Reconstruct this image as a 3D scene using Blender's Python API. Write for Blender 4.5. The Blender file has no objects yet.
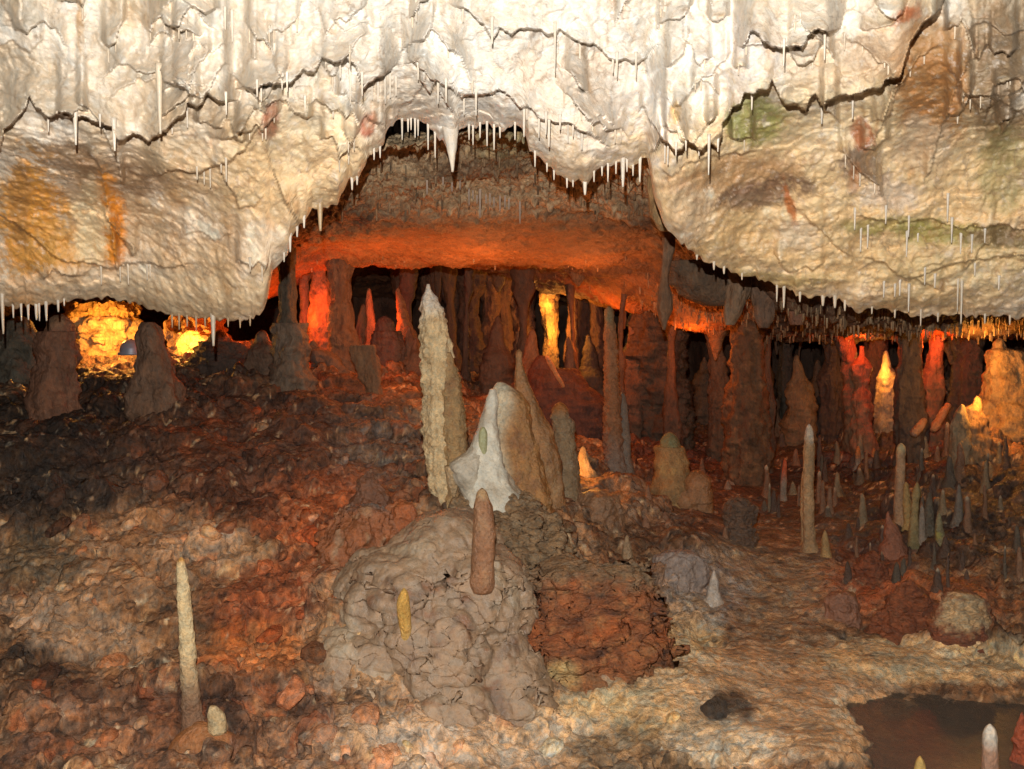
import bpy, math, random
import numpy as np
from mathutils import Vector
random.seed(7); RNG = np.random.RandomState(7)
S = bpy.context.scene
COL = S.collection
CAMZ, F, HOR = 1.75, 960.0, 330.0
CX, CY = 512.0, 384.5
PIT = math.atan((CY - HOR) / F)
cp, sp = math.cos(PIT), math.sin(PIT)

# ------------------------------------------------------------------ projection helpers (pixel <-> world at a stated distance)
def W(px, py, d):
    """point at forward distance d (world y) seen at px, py"""
    a = (np.asarray(px, float) - CX) / F; b = (CY - np.asarray(py, float)) / F
    dx, dy, dz = a, cp + b * sp, -sp + b * cp
    t = d / dy
    return np.stack([dx * t, np.broadcast_to(dy * t, np.shape(dx * t)), CAMZ + dz * t], -1)
def PX(P):
    x, y, z = P[..., 0], P[..., 1], P[..., 2] - CAMZ
    fw = y * cp - z * sp; up = y * sp + z * cp
    fw = np.maximum(fw, .05)
    return CX + F * x / fw, CY - F * up / fw

# ------------------------------------------------------------------ noise
_perm = RNG.permutation(256).astype(np.int32)
_g = RNG.normal(size=(256, 3)).astype(np.float32); _g /= np.linalg.norm(_g, axis=1)[:, None]
_pt = RNG.rand(256, 3).astype(np.float32)
def _h(i, j, k): return _perm[(_perm[(_perm[i & 255] + j) & 255] + k) & 255]
def perlin(P):
    P = np.asarray(P, np.float32); i0 = np.floor(P).astype(np.int32); f = P - i0
    u = f * f * f * (f * (f * 6 - 15) + 10); r = 0
    for a in (0, 1):
        wa = u[..., 0] if a else 1 - u[..., 0]
        for b in (0, 1):
            wb = u[..., 1] if b else 1 - u[..., 1]
            for c in (0, 1):
                wc = u[..., 2] if c else 1 - u[..., 2]
                g = _g[_h(i0[..., 0] + a, i0[..., 1] + b, i0[..., 2] + c)]
                r = r + wa * wb * wc * (g[..., 0] * (f[..., 0] - a) + g[..., 1] * (f[..., 1] - b) + g[..., 2] * (f[..., 2] - c))
    return r * 1.6
def fbm(P, s, o=4, gain=.5, off=0., ridge=False):
    P = np.asarray(P, np.float32) * np.float32(1) * (np.asarray(s, np.float32)) + off; a, r, t = 1., 0, 0.
    for k in range(o):
        n = perlin(P)
        if ridge: n = 1 - 2 * np.abs(n)
        r = r + a * n; t += a; a *= gain; P = P * 2.03 + 17.3
    return r / t
def worley(P, s, off=0.):
    P = np.asarray(P, np.float32) * s + off; i0 = np.floor(P).astype(np.int32)
    m1 = np.full(P.shape[:-1], 9., np.float32); m2 = m1.copy()
    for a in (-1, 0, 1):
        for b in (-1, 0, 1):
            for c in (-1, 0, 1):
                q = i0 + np.array([a, b, c], np.int32)
                d = np.linalg.norm(q + _pt[_h(q[..., 0], q[..., 1], q[..., 2])] - P, axis=-1)
                m2 = np.minimum(m2, np.maximum(m1, d)); m1 = np.minimum(m1, d)
    return m1, m2
def cells(P, s, off=0.):
    P = np.asarray(P, np.float32) * s + off; i0 = np.floor(P).astype(np.int32); m = np.full(P.shape[:-1], 9., np.float32); idv = np.zeros(P.shape[:-1], np.int32)
    for a in (-1, 0, 1):
        for b in (-1, 0, 1):
            for c in (-1, 0, 1):
                q = i0 + np.array([a, b, c], np.int32); hh = _h(q[..., 0], q[..., 1], q[..., 2])
                d = np.linalg.norm(q + _pt[hh] - P, axis=-1); k = d < m; m = np.where(k, d, m); idv = np.where(k, hh, idv)
    return m, idv
def gnormal(P, wrap=False):
    if wrap: du = np.roll(P, -1, 1) - np.roll(P, 1, 1)
    else: du = np.gradient(P, axis=1)
    dv = np.gradient(P, axis=0); n = np.cross(du, dv); return n / np.maximum(np.linalg.norm(n, axis=-1, keepdims=True), 1e-9)
def outward(P):
    n = gnormal(P, True); c = P.mean(1, keepdims=True); sgn = np.sign(((P - c) * n).sum(-1).mean()); return n * (sgn if sgn else 1)
def sstep(a, b, x):
    t = np.clip((x - a) / (b - a), 0, 1); return t * t * (3 - 2 * t)
def mixc(c, k, m): return c * (1 - m[..., None]) + np.asarray(k, float) * m[..., None]

# ------------------------------------------------------------------ mesh helpers
def tagp(o, label=None, cat=None, group=None, kind=None):
    for k, v in (('label', label), ('category', cat), ('group', group), ('kind', kind)):
        if v: o[k] = v
    return o
def empty(name, loc):
    o = bpy.data.objects.new(name, None); COL.objects.link(o); o.location = loc; o.empty_display_size = .1; return o
def raw_mesh(name, V, Q, col, mat, origin=(0, 0, 0), parent=None):
    V = np.asarray(V, float).reshape(-1, 3) - np.asarray(origin, float); Q = np.asarray(Q, np.int32)
    me = bpy.data.meshes.new(name); n = len(Q); k = Q.shape[1]
    me.vertices.add(len(V)); me.vertices.foreach_set('co', V.astype(np.float32).ravel())
    me.loops.add(n * k); me.loops.foreach_set('vertex_index', Q.ravel())
    me.polygons.add(n); me.polygons.foreach_set('loop_start', np.arange(0, n * k, k, dtype=np.int32))
    try: me.polygons.foreach_set('loop_total', np.full(n, k, np.int32))
    except Exception: pass
    me.update(calc_edges=True); me.shade_smooth()
    if col is not None:
        c = np.ones((len(V), 4), np.float32); c[:, :3] = np.clip(np.asarray(col).reshape(-1, 3) * ([1, .95, .78] if mat in (M_FAR, M_TUFA) else [1, .93, .80] if mat in (M_SPIKE, M_WET, M_FLOOR) else [1, 1, 1]), 0.004, .95)
        at = me.color_attributes.new('tint', 'FLOAT_COLOR', 'POINT'); at.data.foreach_set('color', c.ravel())
    me.materials.append(mat)
    o = bpy.data.objects.new(name, me); COL.objects.link(o)
    if parent is not None:
        o.parent = parent; o.location = Vector(origin) - parent.location
    else: o.location = origin
    return o
def gridq(H, Wd, wrap=False, mask=None, flip=False):
    i = np.arange(H * Wd).reshape(H, Wd)
    if wrap: i = np.concatenate([i, i[:, :1]], 1)
    Q = np.stack([i[:-1, :-1], i[:-1, 1:], i[1:, 1:], i[1:, :-1]], -1)
    if flip: Q = Q[..., ::-1]
    if mask is not None: Q = Q[mask]
    return Q.reshape(-1, 4)
def submesh(V, C, Q):
    u, inv = np.unique(Q, return_inverse=True)
    return V.reshape(-1, 3)[u], C.reshape(-1, 3)[u], inv.reshape(-1, 4)

# ------------------------------------------------------------------ materials
def rock(name, r0=.35, r1=.7, bump=.5, bs=1., coat=0., var=.35, aniso=(1, 1, 1), spec=.5, hue=.25):
    m = bpy.data.materials.new(name); m.use_nodes = True; n = m.node_tree.nodes; L = m.node_tree.links
    b = n['Principled BSDF']; at = n.new('ShaderNodeAttribute'); at.attribute_name = 'tint'
    tc = n.new('ShaderNodeTexCoord'); mp = n.new('ShaderNodeMapping'); mp.inputs['Scale'].default_value = aniso
    L.new(tc.outputs['Object'], mp.inputs[0])
    def noise(sc, det=6, ro=.6, dist=0.):
        x = n.new('ShaderNodeTexNoise'); x.inputs['Scale'].default_value = sc; x.inputs['Detail'].default_value = det
        x.inputs['Roughness'].default_value = ro; x.inputs['Distortion'].default_value = dist; L.new(mp.outputs[0], x.inputs['Vector']); return x
    def math_(op, a, c, v=None):
        x = n.new('ShaderNodeMath'); x.operation = op
        for k, q in enumerate((a, c)):
            if isinstance(q, (int, float)): x.inputs[k].default_value = q
            else: L.new(q, x.inputs[k])
        return x.outputs[0]
    n1 = noise(7 * bs, 10, .74, 0); n2 = noise(38 * bs, 6, .7); n3 = noise(150 * bs, 3, .7)
    vo = n.new('ShaderNodeTexVoronoi'); vo.inputs['Scale'].default_value = 26 * bs; L.new(mp.outputs[0], vo.inputs['Vector'])
    # colour variation that belongs to the stone
    s = math_('ADD', math_('MULTIPLY', n1.outputs[0], 1.0), math_('MULTIPLY', n2.outputs[0], .8))
    mr = n.new('ShaderNodeMapRange'); mr.inputs['From Min'].default_value = .62; mr.inputs['From Max'].default_value = 1.2
    mr.inputs['To Min'].default_value = 1 - var; mr.inputs['To Max'].default_value = 1 + var * .8; L.new(s, mr.inputs[0])
    mx = n.new('ShaderNodeVectorMath'); mx.operation = 'SCALE'; L.new(at.outputs['Color'], mx.inputs[0]); L.new(mr.outputs[0], mx.inputs['Scale'])
    # rust and grey veins: a warmer and a cooler version of the stone, mixed by a second pattern
    n4 = noise(16 * bs, 7, .72, .8); mh = n.new('ShaderNodeMapRange'); mh.inputs['From Min'].default_value = .42; mh.inputs['From Max'].default_value = .6; L.new(n4.outputs[0], mh.inputs[0])
    ca = n.new('ShaderNodeVectorMath'); ca.operation = 'MULTIPLY'; L.new(mx.outputs[0], ca.inputs[0]); ca.inputs[1].default_value = (1 + .3 * hue, 1 - .03 * hue, 1 - .35 * hue)
    cb_ = n.new('ShaderNodeVectorMath'); cb_.operation = 'MULTIPLY'; L.new(mx.outputs[0], cb_.inputs[0]); cb_.inputs[1].default_value = (1 - .22 * hue, 1 - .14 * hue, 1 - .06 * hue)
    mm = n.new('ShaderNodeMix'); mm.data_type = 'VECTOR'; L.new(mh.outputs[0], mm.inputs[0]); L.new(ca.outputs[0], mm.inputs[4]); L.new(cb_.outputs[0], mm.inputs[5])
    L.new(mm.outputs[1], b.inputs['Base Color'])
    rr = n.new('ShaderNodeMapRange'); rr.inputs['From Min'].default_value = .35; rr.inputs['From Max'].default_value = .65
    rr.inputs['To Min'].default_value = r0; rr.inputs['To Max'].default_value = r1; L.new(n2.outputs[0], rr.inputs[0]); L.new(rr.outputs[0], b.inputs['Roughness'])
    b.inputs['Specular IOR Level'].default_value = spec
    h = math_('ADD', math_('MULTIPLY', n1.outputs[0], .05), math_('MULTIPLY', n2.outputs[0], .014))
    h = math_('ADD', h, math_('MULTIPLY', n3.outputs[0], .0035)); h = math_('ADD', h, math_('MULTIPLY', vo.outputs['Distance'], .012))
    bp = n.new('ShaderNodeBump'); bp.inputs['Strength'].default_value = bump; bp.inputs['Distance'].default_value = 1.0 / bs
    L.new(h, bp.inputs['Height']); L.new(bp.outputs[0], b.inputs['Normal'])
    if coat: b.inputs['Coat Weight'].default_value = coat; b.inputs['Coat Roughness'].default_value = .3; L.new(bp.outputs[0], b.inputs['Coat Normal'])
    return m
M_CEIL = rock('pale_limestone', .3, .6, .35, 1.0, 0, .26, (1, 1, .7))
M_FAR = rock('far_limestone', .45, .8, 1.0, 1.3, 0, .6, (1, 1, .5), hue=.4)
M_FLOOR = rock('wet_clay_rubble', .28, .7, 1.0, .9, .0, .75, hue=.9)
M_SPIKE = rock('stalagmite_calcite', .3, .6, 1.0, 2.2, 0, .5, hue=.4)
M_WET = rock('wet_flowstone', .25, .55, .8, 1.8, .08, .5, hue=.4)
M_SMOOTH = rock('smooth_white_flowstone', .22, .45, .5, 1.6, .12, .3, hue=.2)
M_MUD = rock('smooth_mud_flowstone', .22, .5, .5, 1.2, .05, .32, hue=.35)
M_STRAW = rock('straw_calcite', .25, .45, .2, 3, .1, .1)
M_TUFA = rock('rusty_tufa', .3, .6, 1.0, 1.6, .1, .7, (1, 1, 1.8), hue=.6)

# ================================================================== FLOOR
fc = [(0,769,3.7),(200,769,3.7),(400,769,3.75),(600,769,3.85),(800,769,3.85),(1024,769,3.8),(0,650,4.4),(150,650,4.4),(300,660,4.4),
(430,700,4.4),(450,650,4.55),(420,560,5.0),(500,520,5.6),(480,600,4.9),(590,552,5.75),(590,695,4.6),(590,640,4.85),(540,690,4.6),(640,690,4.65),(670,600,5.6),(680,690,4.6),
(0,560,5.1),(150,560,5.1),(300,560,5.2),(0,480,5.9),(150,480,6),(300,480,6.1),(0,400,7.2),(100,390,7.6),(230,380,7.8),(330,390,7.6),
(400,420,7.2),(380,490,6.1),(440,500,6),(500,500,6.1),(560,495,6.3),(620,470,7.2),(560,430,9),(500,420,9),(620,410,11.5),(420,370,9.5),
(300,360,9),(50,365,9),(180,352,10),(680,510,6.8),(700,560,6.2),(720,520,7.5),(700,460,10),(680,420,13),(750,410,13),(740,480,9),
(750,600,6),(760,680,4.8),(850,600,5.8),(850,650,5.2),(940,600,5.6),(1000,600,5.5),(1000,650,5.1),(810,550,6.6),(900,530,6.8),
(1000,520,6.6),(1000,450,7.8),(900,450,9),(820,430,10.5),(1000,400,9.5),(900,395,11.5),(1024,352,12.5),(-250,500,5.5),(-250,700,3.9),
(-250,400,7.5),(1280,500,6),(1280,700,4.3),(1280,400,8.5),(930,700,4.75),(900,740,4.1),(1010,720,4.4)]
CP = np.array([W(*c) for c in fc])
CP = np.vstack([CP, [[x, 2.2, .02] for x in (-4, -1.5, 1, 4)], [[x, 18, 1.45] for x in (-12, -6, 0, 6, 12)], [[x, 13.5, 1.2] for x in (-11, -7, 9)]])
def tps_fit(A, lam=.02):
    n = len(A); xy = A[:, :2]; d = np.linalg.norm(xy[:, None] - xy[None], axis=-1); K = np.where(d > 0, d * d * np.log(d + 1e-9), 0) + lam * np.eye(n)
    Pm = np.hstack([np.ones((n, 1)), xy]); M = np.block([[K, Pm], [Pm.T, np.zeros((3, 3))]])
    return xy, np.linalg.solve(M, np.concatenate([A[:, 2], np.zeros(3)]))
def tps_eval(fit, x, y):
    xy, w = fit; r = w[-3] + w[-2] * x + w[-1] * y
    for (a, b), k in zip(xy, w[:-3]):
        d2 = (x - a) ** 2 + (y - b) ** 2 + 1e-9; r = r + k * .5 * d2 * np.log(d2)
    return r
FIT = tps_fit(CP)
NR, NC = 1020, 1100
ys = np.exp(np.linspace(math.log(2.9), math.log(17), NR)); us = np.linspace(-1, 1, NC)
Y = np.repeat(ys[:, None], NC, 1); X = us[None] * (.78 * Y + .9)
Z = tps_eval(FIT, X, Y)
P0 = np.stack([X, Y, Z], -1); fx, fy = PX(P0)
def blob(px, py, cx, cy, rx, ry, rot=0., soft=.5, wob=0.):
    a = math.radians(rot); dx, dy = px - cx, py - cy
    u = (dx * math.cos(a) + dy * math.sin(a)) / rx; v = (-dx * math.sin(a) + dy * math.cos(a)) / ry
    return 1 - sstep(1 - soft, 1 + soft, np.sqrt(u * u + v * v) + wob)
nwA = fbm(P0, 2.2, 4) ; nwB = fbm(P0, 6., 4, .6, 9.); nwC = fbm(P0, 1.1, 3, .5, 31.)
pool = np.clip(sstep(832, 885, fx + nwB * 40 - np.clip(fy - 735, 0, 60)) * sstep(668, 712, fy + nwB * 22 + nwA * 16) * sstep(900, 800, fy) * sstep(1500, 1200, fx), 0, 1)
path = np.maximum(blob(fx, fy, 770, 560, 75, 150, -12, .4, nwA * .3), blob(fx, fy, 800, 690, 210, 60, 0, .35, nwA * .3))
mud = np.maximum(blob(fx, fy, 450, 620, 95, 85, 20, .35, nwA * .4), blob(fx, fy, 400, 590, 70, 60, 0, .4, nwA * .4))
left = sstep(430, 300, fx + nwA * 60)
rough = np.clip(1 - .75 * path - .45 * mud, .15, 1) * (1 - pool)
strat = P0 @ np.array([[.55, 0, 0], [0, 1, 0], [0, 0, 1.]]); 
q = P0.copy(); q[..., 0] = P0[..., 0] * .75 + P0[..., 1] * .5; q[..., 1] = P0[..., 1] * 1.2 - P0[..., 0] * .5; q[..., 2] *= 2
w1, w2 = worley(np.stack([q[..., 0] + nwA * .25, q[..., 1] + nwB * .1, q[..., 2]], -1), 3.2)
w3, w4 = worley(P0 + nwB[..., None] * .05, 11., 5.)
blocky = _pt[(np.abs(np.floor((nwC + w1 * .0) * 3)).astype(int)) & 255][..., 0]
big_ = (fbm(q, 1.3, 4, .5, 3.) * .20 + fbm(P0 * [.8, 1.3, 1], 2.6, 3, .5, 91.) * .11 - .02) * rough * (1 - .7 * mud)
ter = fbm(P0, 1.3, 3, .5, 77.); zt = (Z + big_ + ter * .22); stp = .17; fr = zt / stp - np.floor(zt / stp)
big_ += (sstep(.6, 1, fr) - fr) * stp * .55 * rough * (1 - .7 * mud)
P1 = np.stack([X, Y, Z + big_], -1); N1 = gnormal(P1); N1 = N1 * np.sign(N1[..., 2:3])
nwR = sstep(-.15, .25, nwC + nwA * .6)                                  # where the slope is broken rubble rather than solid clay
rk = rough * (1 - .95 * mud) * (.15 + .85 * nwR)
PW = P1 + (fbm(P1, 5, 3, .6, 3.) * .10)[..., None] * [1, .8, 1]
c1, id1 = cells(PW * [1, 1, 1.2], 3.6, 1.); c2, id2 = cells(PW, 9.5, 2.); c3, id3 = cells(PW, 27., 3.)
e1, e2 = worley(PW * [1, 1, 1.2], 3.6, 1.)
small = rough * (fbm(P1, 5, 5, .58, 7.) * .05 + fbm(P1, 17, 4, .65, 13.) * .016) + fbm(P1, 40, 3, .65, 15.) * .004 * (1 - .6 * path)
small += rk * ((_pt[id1][..., 1] - .5) * .12 * sstep(0, .12, e2 - e1) + (_pt[id2][..., 1] - .5) * .034 + (.45 - c2) * .02 + (.4 - c3) * .012) - .004 * path * (.4 - c3)
small -= rough * .03 * sstep(.07, .0, np.abs(fbm(P1, 2.4, 4, .55, 55.))) 
Z2 = Z + big_ + small
POOLZ = float(W(930, 700, 4.72)[2]) - .03
Z2 = np.where((pool > 0), Z2 * (1 - pool) + (POOLZ - .07 + nwB * .03) * pool, Z2); N1 = N1 * (1 - pool)[..., None] + np.array([0, 0, 1.]) * pool[..., None]
PF = P1 * 1.0; PF[..., 2] += (Z2 - Z - big_ - small); PF = PF + N1 * small[..., None]; PF[..., 2] -= pool * small
gx, gy = PX(PF)
# colours of the ground (clay, rust, calcite, mud) and near-black patches
n1 = fbm(PF, 3.3, 5, .6, 41.); n2 = fbm(PF, 9, 5, .65, 51.); n3 = fbm(PF * [1, 1, 1], 1.3, 4, .55, 61.)
C = np.zeros(PF.shape) + np.array([.15, .088, .052])
C = mixc(C, [.27, .18, .115], sstep(.0, .4, n1)); C = mixc(C, [.04, .028, .022], sstep(.05, .4, -n1 + n2 * .3) * .8)
C = mixc(C, [.28, .10, .045], sstep(.15, .55, n3 + n2 * .4) * .7 * sstep(650, 560, gx))
def fb(cx, cy, rx, ry, col, s=1., rot=0., soft=.4, w=.5):
    global C
    C = mixc(C, col, blob(gx, gy, cx, cy, rx, ry, rot, soft, n2 * w + n1 * w * .7) * s)
fb(140, 415, 210, 52, [.028, .022, .019], .88); fb(250, 480, 60, 35, [.03, .02, .016], .7); fb(40, 500, 60, 30, [.035, .028, .024], .7); fb(60, 690, 50, 18, [.05, .04, .032], .6, 20); fb(330, 700, 50, 25, [.06, .04, .03], .6); fb(60, 470, 120, 45, [.05, .04, .036], .8); fb(250, 470, 80, 60, [.10, .04, .025], .7)  # near-black and dark red-brown patches over the left slope
fb(120, 560, 110, 45, [.27, .17, .11], .75, -15); fb(205, 545, 45, 20, [.42, .30, .22], .8); fb(80, 630, 70, 30, [.33, .24, .18], .7, 20)
fb(285, 590, 75, 34, [.26, .075, .03], .7, -10); fb(255, 650, 50, 26, [.36, .13, .04], .7); fb(40, 560, 45, 28, [.10, .10, .08], .6)
fb(230, 440, 130, 60, [.17, .08, .05], .5); fb(330, 440, 90, 60, [.14, .07, .05], .6); fb(380, 450, 45, 50, [.15, .12, .105], .75)
fb(340, 520, 70, 45, [.38, .10, .03], .55); fb(430, 620, 105, 95, [.34, .245, .165], .95); fb(520, 560, 75, 45, [.27, .18, .12], .75)
fb(480, 690, 160, 30, [.36, .27, .2], .6); fb(200, 720, 200, 50, [.16, .08, .055], .5); fb(380, 750, 80, 35, [.2, .15, .12], .7)
fb(620, 715, 125, 30, [.50, .42, .27], .85, -12); fb(480, 740, 130, 36, [.5, .41, .34], .85); fb(690, 660, 35, 60, [.47, .40, .27], .8)
fb(770, 690, 120, 45, [.43, .32, .23], .85); fb(640, 755, 90, 26, [.13, .10, .07], .8); fb(730, 710, 28, 22, [.05, .04, .035], .9)
fb(735, 745, 60, 22, [.5, .45, .38], .8); fb(790, 560, 80, 75, [.24, .185, .14], .9, -10); fb(740, 500, 40, 50, [.19, .14, .11], .7); fb(700, 590, 45, 40, [.25, .22, .22], .6)
fb(940, 658, 120, 24, [.44, .36, .25], .95, 0, .25); fb(920, 600, 90, 30, [.25, .09, .04], .8); fb(870, 570, 45, 35, [.27, .08, .035], .7)
fb(680, 470, 75, 60, [.12, .055, .04], .9); fb(880, 480, 160, 80, [.07, .05, .045], .85); fb(640, 500, 60, 25, [.2, .13, .09], .8)
fb(850, 730, 60, 30, [.4, .3, .21], .7); fb(1000, 415, 60, 40, [.30, .17, .1], .8)
# every stone of the rubble has its own tone
C = C * (1 + np.clip(rk * 1.1, 0, .9) * ((_pt[id1][..., 0] - .45) * .55 + (_pt[id2][..., 0] - .45) * .35))[..., None]
C = C * (1 + (.25 + .3 * rk) * (_pt[id3][..., 2] - .5))[..., None]
C = mixc(C, [.55, .45, .32], (_pt[id3][..., 0] > .94) * sstep(-.1, .3, n2 + n1) * .6); C = mixc(C, [.36, .10, .03], (_pt[id2][..., 2] > .93) * sstep(640, 540, gx) * .3)
C = mixc(C, [.03, .022, .02], sstep(.18, .4, fbm(PF, 14, 4, .7, 19.)) * .6); C = mixc(C, [.46, .36, .27], sstep(.24, .45, fbm(PF, 17, 4, .7, 23.)) * .5)
C = np.clip(C, .012, None); Lm = C.mean(-1, keepdims=True); C = C * (np.minimum(Lm, .15) / .13) ** .6 * 1.85 * (.13 / np.maximum(Lm, .13)) ** .12
C = np.where((pool > .4)[..., None], C * .35 + np.array([.05, .042, .034]), C)
floor = raw_mesh('ground', PF, gridq(NR, NC), C, M_FLOOR); tagp(floor, kind='structure')
CFL = C.copy()
# pool water
lny = np.log(ys)
def floor_z(x, y):
    r = (math.log(max(y, 2.91)) - lny[0]) / (lny[1] - lny[0]); r = min(max(r, 0), NR - 2)
    c = (x / (.78 * y + .9) + 1) / 2 * (NC - 1); c = min(max(c, 0), NC - 2); i, j = int(r), int(c); a, b = r - i, c - j
    return float((Z2[i, j] * (1 - b) + Z2[i, j + 1] * b) * (1 - a) + (Z2[i + 1, j] * (1 - b) + Z2[i + 1, j + 1] * b) * a)
def C_FLOOR(x, y):
    r = int(min(max((math.log(max(y, 2.91)) - lny[0]) / (lny[1] - lny[0]), 0), NR - 1)); c = int(min(max((x / (.78 * y + .9) + 1) / 2 * (NC - 1), 0), NC - 1)); return CFL[r, c]
def hit(px, py, dmin=3.):
    """distance at which the ray through px, py meets the ground"""
    d = dmin; last = d
    while d < 18:
        p = W(px, py, d)
        if p[2] < floor_z(p[0], p[1]): return d
        last = d; d *= 1.004
    return 14.
def make_pool():
    m = bpy.data.materials.new('still_water'); m.use_nodes = True; b = m.node_tree.nodes['Principled BSDF']
    b.inputs['Base Color'].default_value = (.10, .082, .066, 1); b.inputs['Roughness'].default_value = .34; b.inputs['Specular IOR Level'].default_value = .3; b.inputs['Alpha'].default_value = .62; b.inputs['IOR'].default_value = 1.33
    nz = m.node_tree.nodes.new('ShaderNodeTexNoise'); nz.inputs['Scale'].default_value = 6; bp = m.node_tree.nodes.new('ShaderNodeBump'); bp.inputs['Strength'].default_value = .08
    m.node_tree.links.new(nz.outputs[0], bp.inputs['Height']); m.node_tree.links.new(bp.outputs[0], b.inputs['Normal'])
    x, y = np.meshgrid(np.linspace(1.3, 4.2, 40), np.linspace(3.2, 5.0, 30)); V = np.stack([x, y, x * 0 + POOLZ], -1)
    o = raw_mesh('water', V, gridq(30, 40), V * 0 + .05, m); tagp(o, kind='structure')
make_pool()

# ================================================================== FRONT CEILING
LIP = [(-400,296),(-150,300),(0,305),(10,308),(40,306),(60,302),(75,299),(95,298),(115,299),(140,305),(165,314),(190,318),(215,320),(240,320),(257,317),(264,307),(268,297),
(270,285),(273,271),(280,262),(288,252),(291,238),(300,225),(312,212),(322,207),(338,203),(341,195),(350,181),(358,178),(366,165),(370,155),(378,150),(384,146),
(386,130),(395,121),(410,120),(425,122),(433,130),(441,139),(449,152),(454,152),(458,131),(470,128),(480,126),(490,124),(500,129),(511,128),(515,122),(522,128),(526,140),
(532,150),(543,162),(552,170),(560,178),(575,182),(588,184),(597,171),(605,166),(615,165),(625,161),(633,168),(641,158),(647,160),(650,175),(654,195),(660,215),
(668,232),(678,242),(690,250),(705,262),(720,268),(740,275),(755,278),(775,285),(800,295),(820,298),(832,297),(840,300),(850,308),(858,313),(868,308),
(885,308),(900,312),(910,318),(925,315),(940,316),(955,312),(965,316),(985,318),(1000,316),(1024,320),(1200,326),(1450,330)]
RCR = []
CR = [  # (polyline, step height, decay above it in px)
([(0,150),(4,130),(18,117),(26,108),(29,95),(36,108),(43,113),(48,119),(58,113),(66,113),(77,118),(84,118),(92,121),(105,126),(112,128),(118,142),(126,139),(133,133),(141,137),(148,142),(156,135),(166,130),(173,121),(185,113),(188,101),(196,108),(203,102),(206,95),(214,98),(225,103),(238,99),(242,90)], .34, 60),
([(95,126),(99,122),(100,82),(107,74),(118,66),(127,64),(136,71),(145,74),(160,72),(163,80),(175,84),(188,86),(196,79)], .12, 30),
([(232,86),(245,88),(255,90),(262,86),(268,84),(280,83),(290,84),(297,75),(302,70),(308,72),(314,74),(318,65),(322,56),(330,60),(338,63),(345,58),(356,67),(360,78),(364,88),(368,84),(375,80),(385,74),(395,66),(402,54)], .30, 45),
([(140,180),(165,172),(175,170),(190,173),(200,173),(210,168),(222,164),(232,160),(237,153),(246,149),(252,138),(262,124),(267,110),(271,90)], .16, 60),
([(302,105),(310,103),(316,99),(325,105),(332,112),(338,110),(346,118),(352,111),(360,128),(364,118),(370,112)], .14, 25),
([(272,62),(282,80),(290,64)], .10, 20),([(250,56),(256,58),(257,30),(259,27)], .08, 20),
([(402,70),(405,63),(418,63),(420,80),(430,93),(436,80),(443,85),(450,86),(462,99),(465,96),(478,95),(485,95),(500,91),(510,96),(520,107),(526,106),(532,110),(540,118),(550,119),(556,123),(570,124),(580,132),(598,138),(612,150)], .20, 50),
([(445,1),(455,5),(468,9),(476,18),(484,25),(493,40),(500,28),(508,32),(512,36),(520,28),(540,30),(548,36),(560,30),(566,35),(572,38),(580,42),(592,44),(600,48),(608,58),(616,62),(625,58),(632,62),(637,63),(645,58),(654,48),(662,40)], .20, 45),
([(655,35),(660,24),(668,19),(680,18),(688,10),(694,4)], .12, 25),
([(665,70),(672,64),(678,58),(684,52),(688,38),(690,30)], .10, 25),
([(400,54),(405,48),(415,42),(425,40),(431,30),(435,10),(437,0)], .08, 30),
([(706,14),(712,20),(718,22),(725,16),(731,13)], .12, 20),
([(690,92),(694,92),(699,84),(702,76),(712,76),(716,68),(726,60),(732,52)], .08, 25),
([(733,33),(738,45),(743,48),(748,38),(751,30),(760,35),(765,40),(772,47),(782,49),(787,45),(795,45),(802,50),(805,44),(808,36),(815,31),(825,31),(833,31),(841,28),(845,10),(849,-20)], .30, 60),
([(874,0),(880,8),(887,16),(895,18),(902,14),(908,4)], .14, 20),
([(858,28),(868,31),(880,26),(892,24),(905,18)], .06, 20),
([(643,190),(648,155),(655,150),(660,138),(668,143),(673,150),(682,150),(688,140),(695,146),(700,152),(710,142),(718,148),(722,135),(722.5,125),(727,118),(733,107),(740,105),(744,93),(752,95),(762,90),(768,89),(772,80),(780,98),(787,106),(797,104),(802,108),(806,110),(810,98),(815,94),(822,107),(828,100),(840,96),(850,95),(862,92),(872,90),(882,87),(885,80),(893,78),(900,78),(905,60),(910,42),(925,22),(940,10),(955,-30)], .42, 80),
([(902,112),(912,118),(925,120),(938,112),(952,118)], .0, 20),
([(660,129),(668,126),(671,115),(672,90)], .06, 20),
([(90,303),(105,300),(118,299),(140,304),(155,309),(162,308),(175,309),(190,313)], .0, 12),
([(235,260),(245,264),(252,268),(258,262),(265,268),(272,262)], .12, 20),
([(905,283),(915,280),(930,285),(945,292)], .05, 25),([(650,172),(662,170),(672,178),(685,165),(700,160),(720,155),(750,152),(768,150)], .05, 30),
([(850,215),(875,220),(900,222),(930,218),(960,228),(1000,225),(1030,232)], .09, 35),([(860,255),(885,265),(905,280),(925,275),(960,262),(1000,258),(1030,252)], .08, 35),
([(0,215),(30,235),(60,262),(85,262),(110,268),(140,262),(165,268),(200,262)], .07, 40),([(180,238),(200,230),(215,240),(235,232)], .04, 30),
([(788,190),(793,205),(802,215),(812,222),(825,235),(840,250),(860,262)], .06, 40),
([(0,45),(12,40),(30,52),(45,40)], .05, 30),([(330,18),(345,30),(360,22),(375,28)], .04, 30),([(195,40),(212,52),(228,38)], .04, 20),
([(940,60),(955,75),(965,95),(985,110),(1000,100),(1030,120)], .10, 40),([(958,10),(970,30),(985,20),(1005,35),(1030,30)], .08, 30)]
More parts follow.
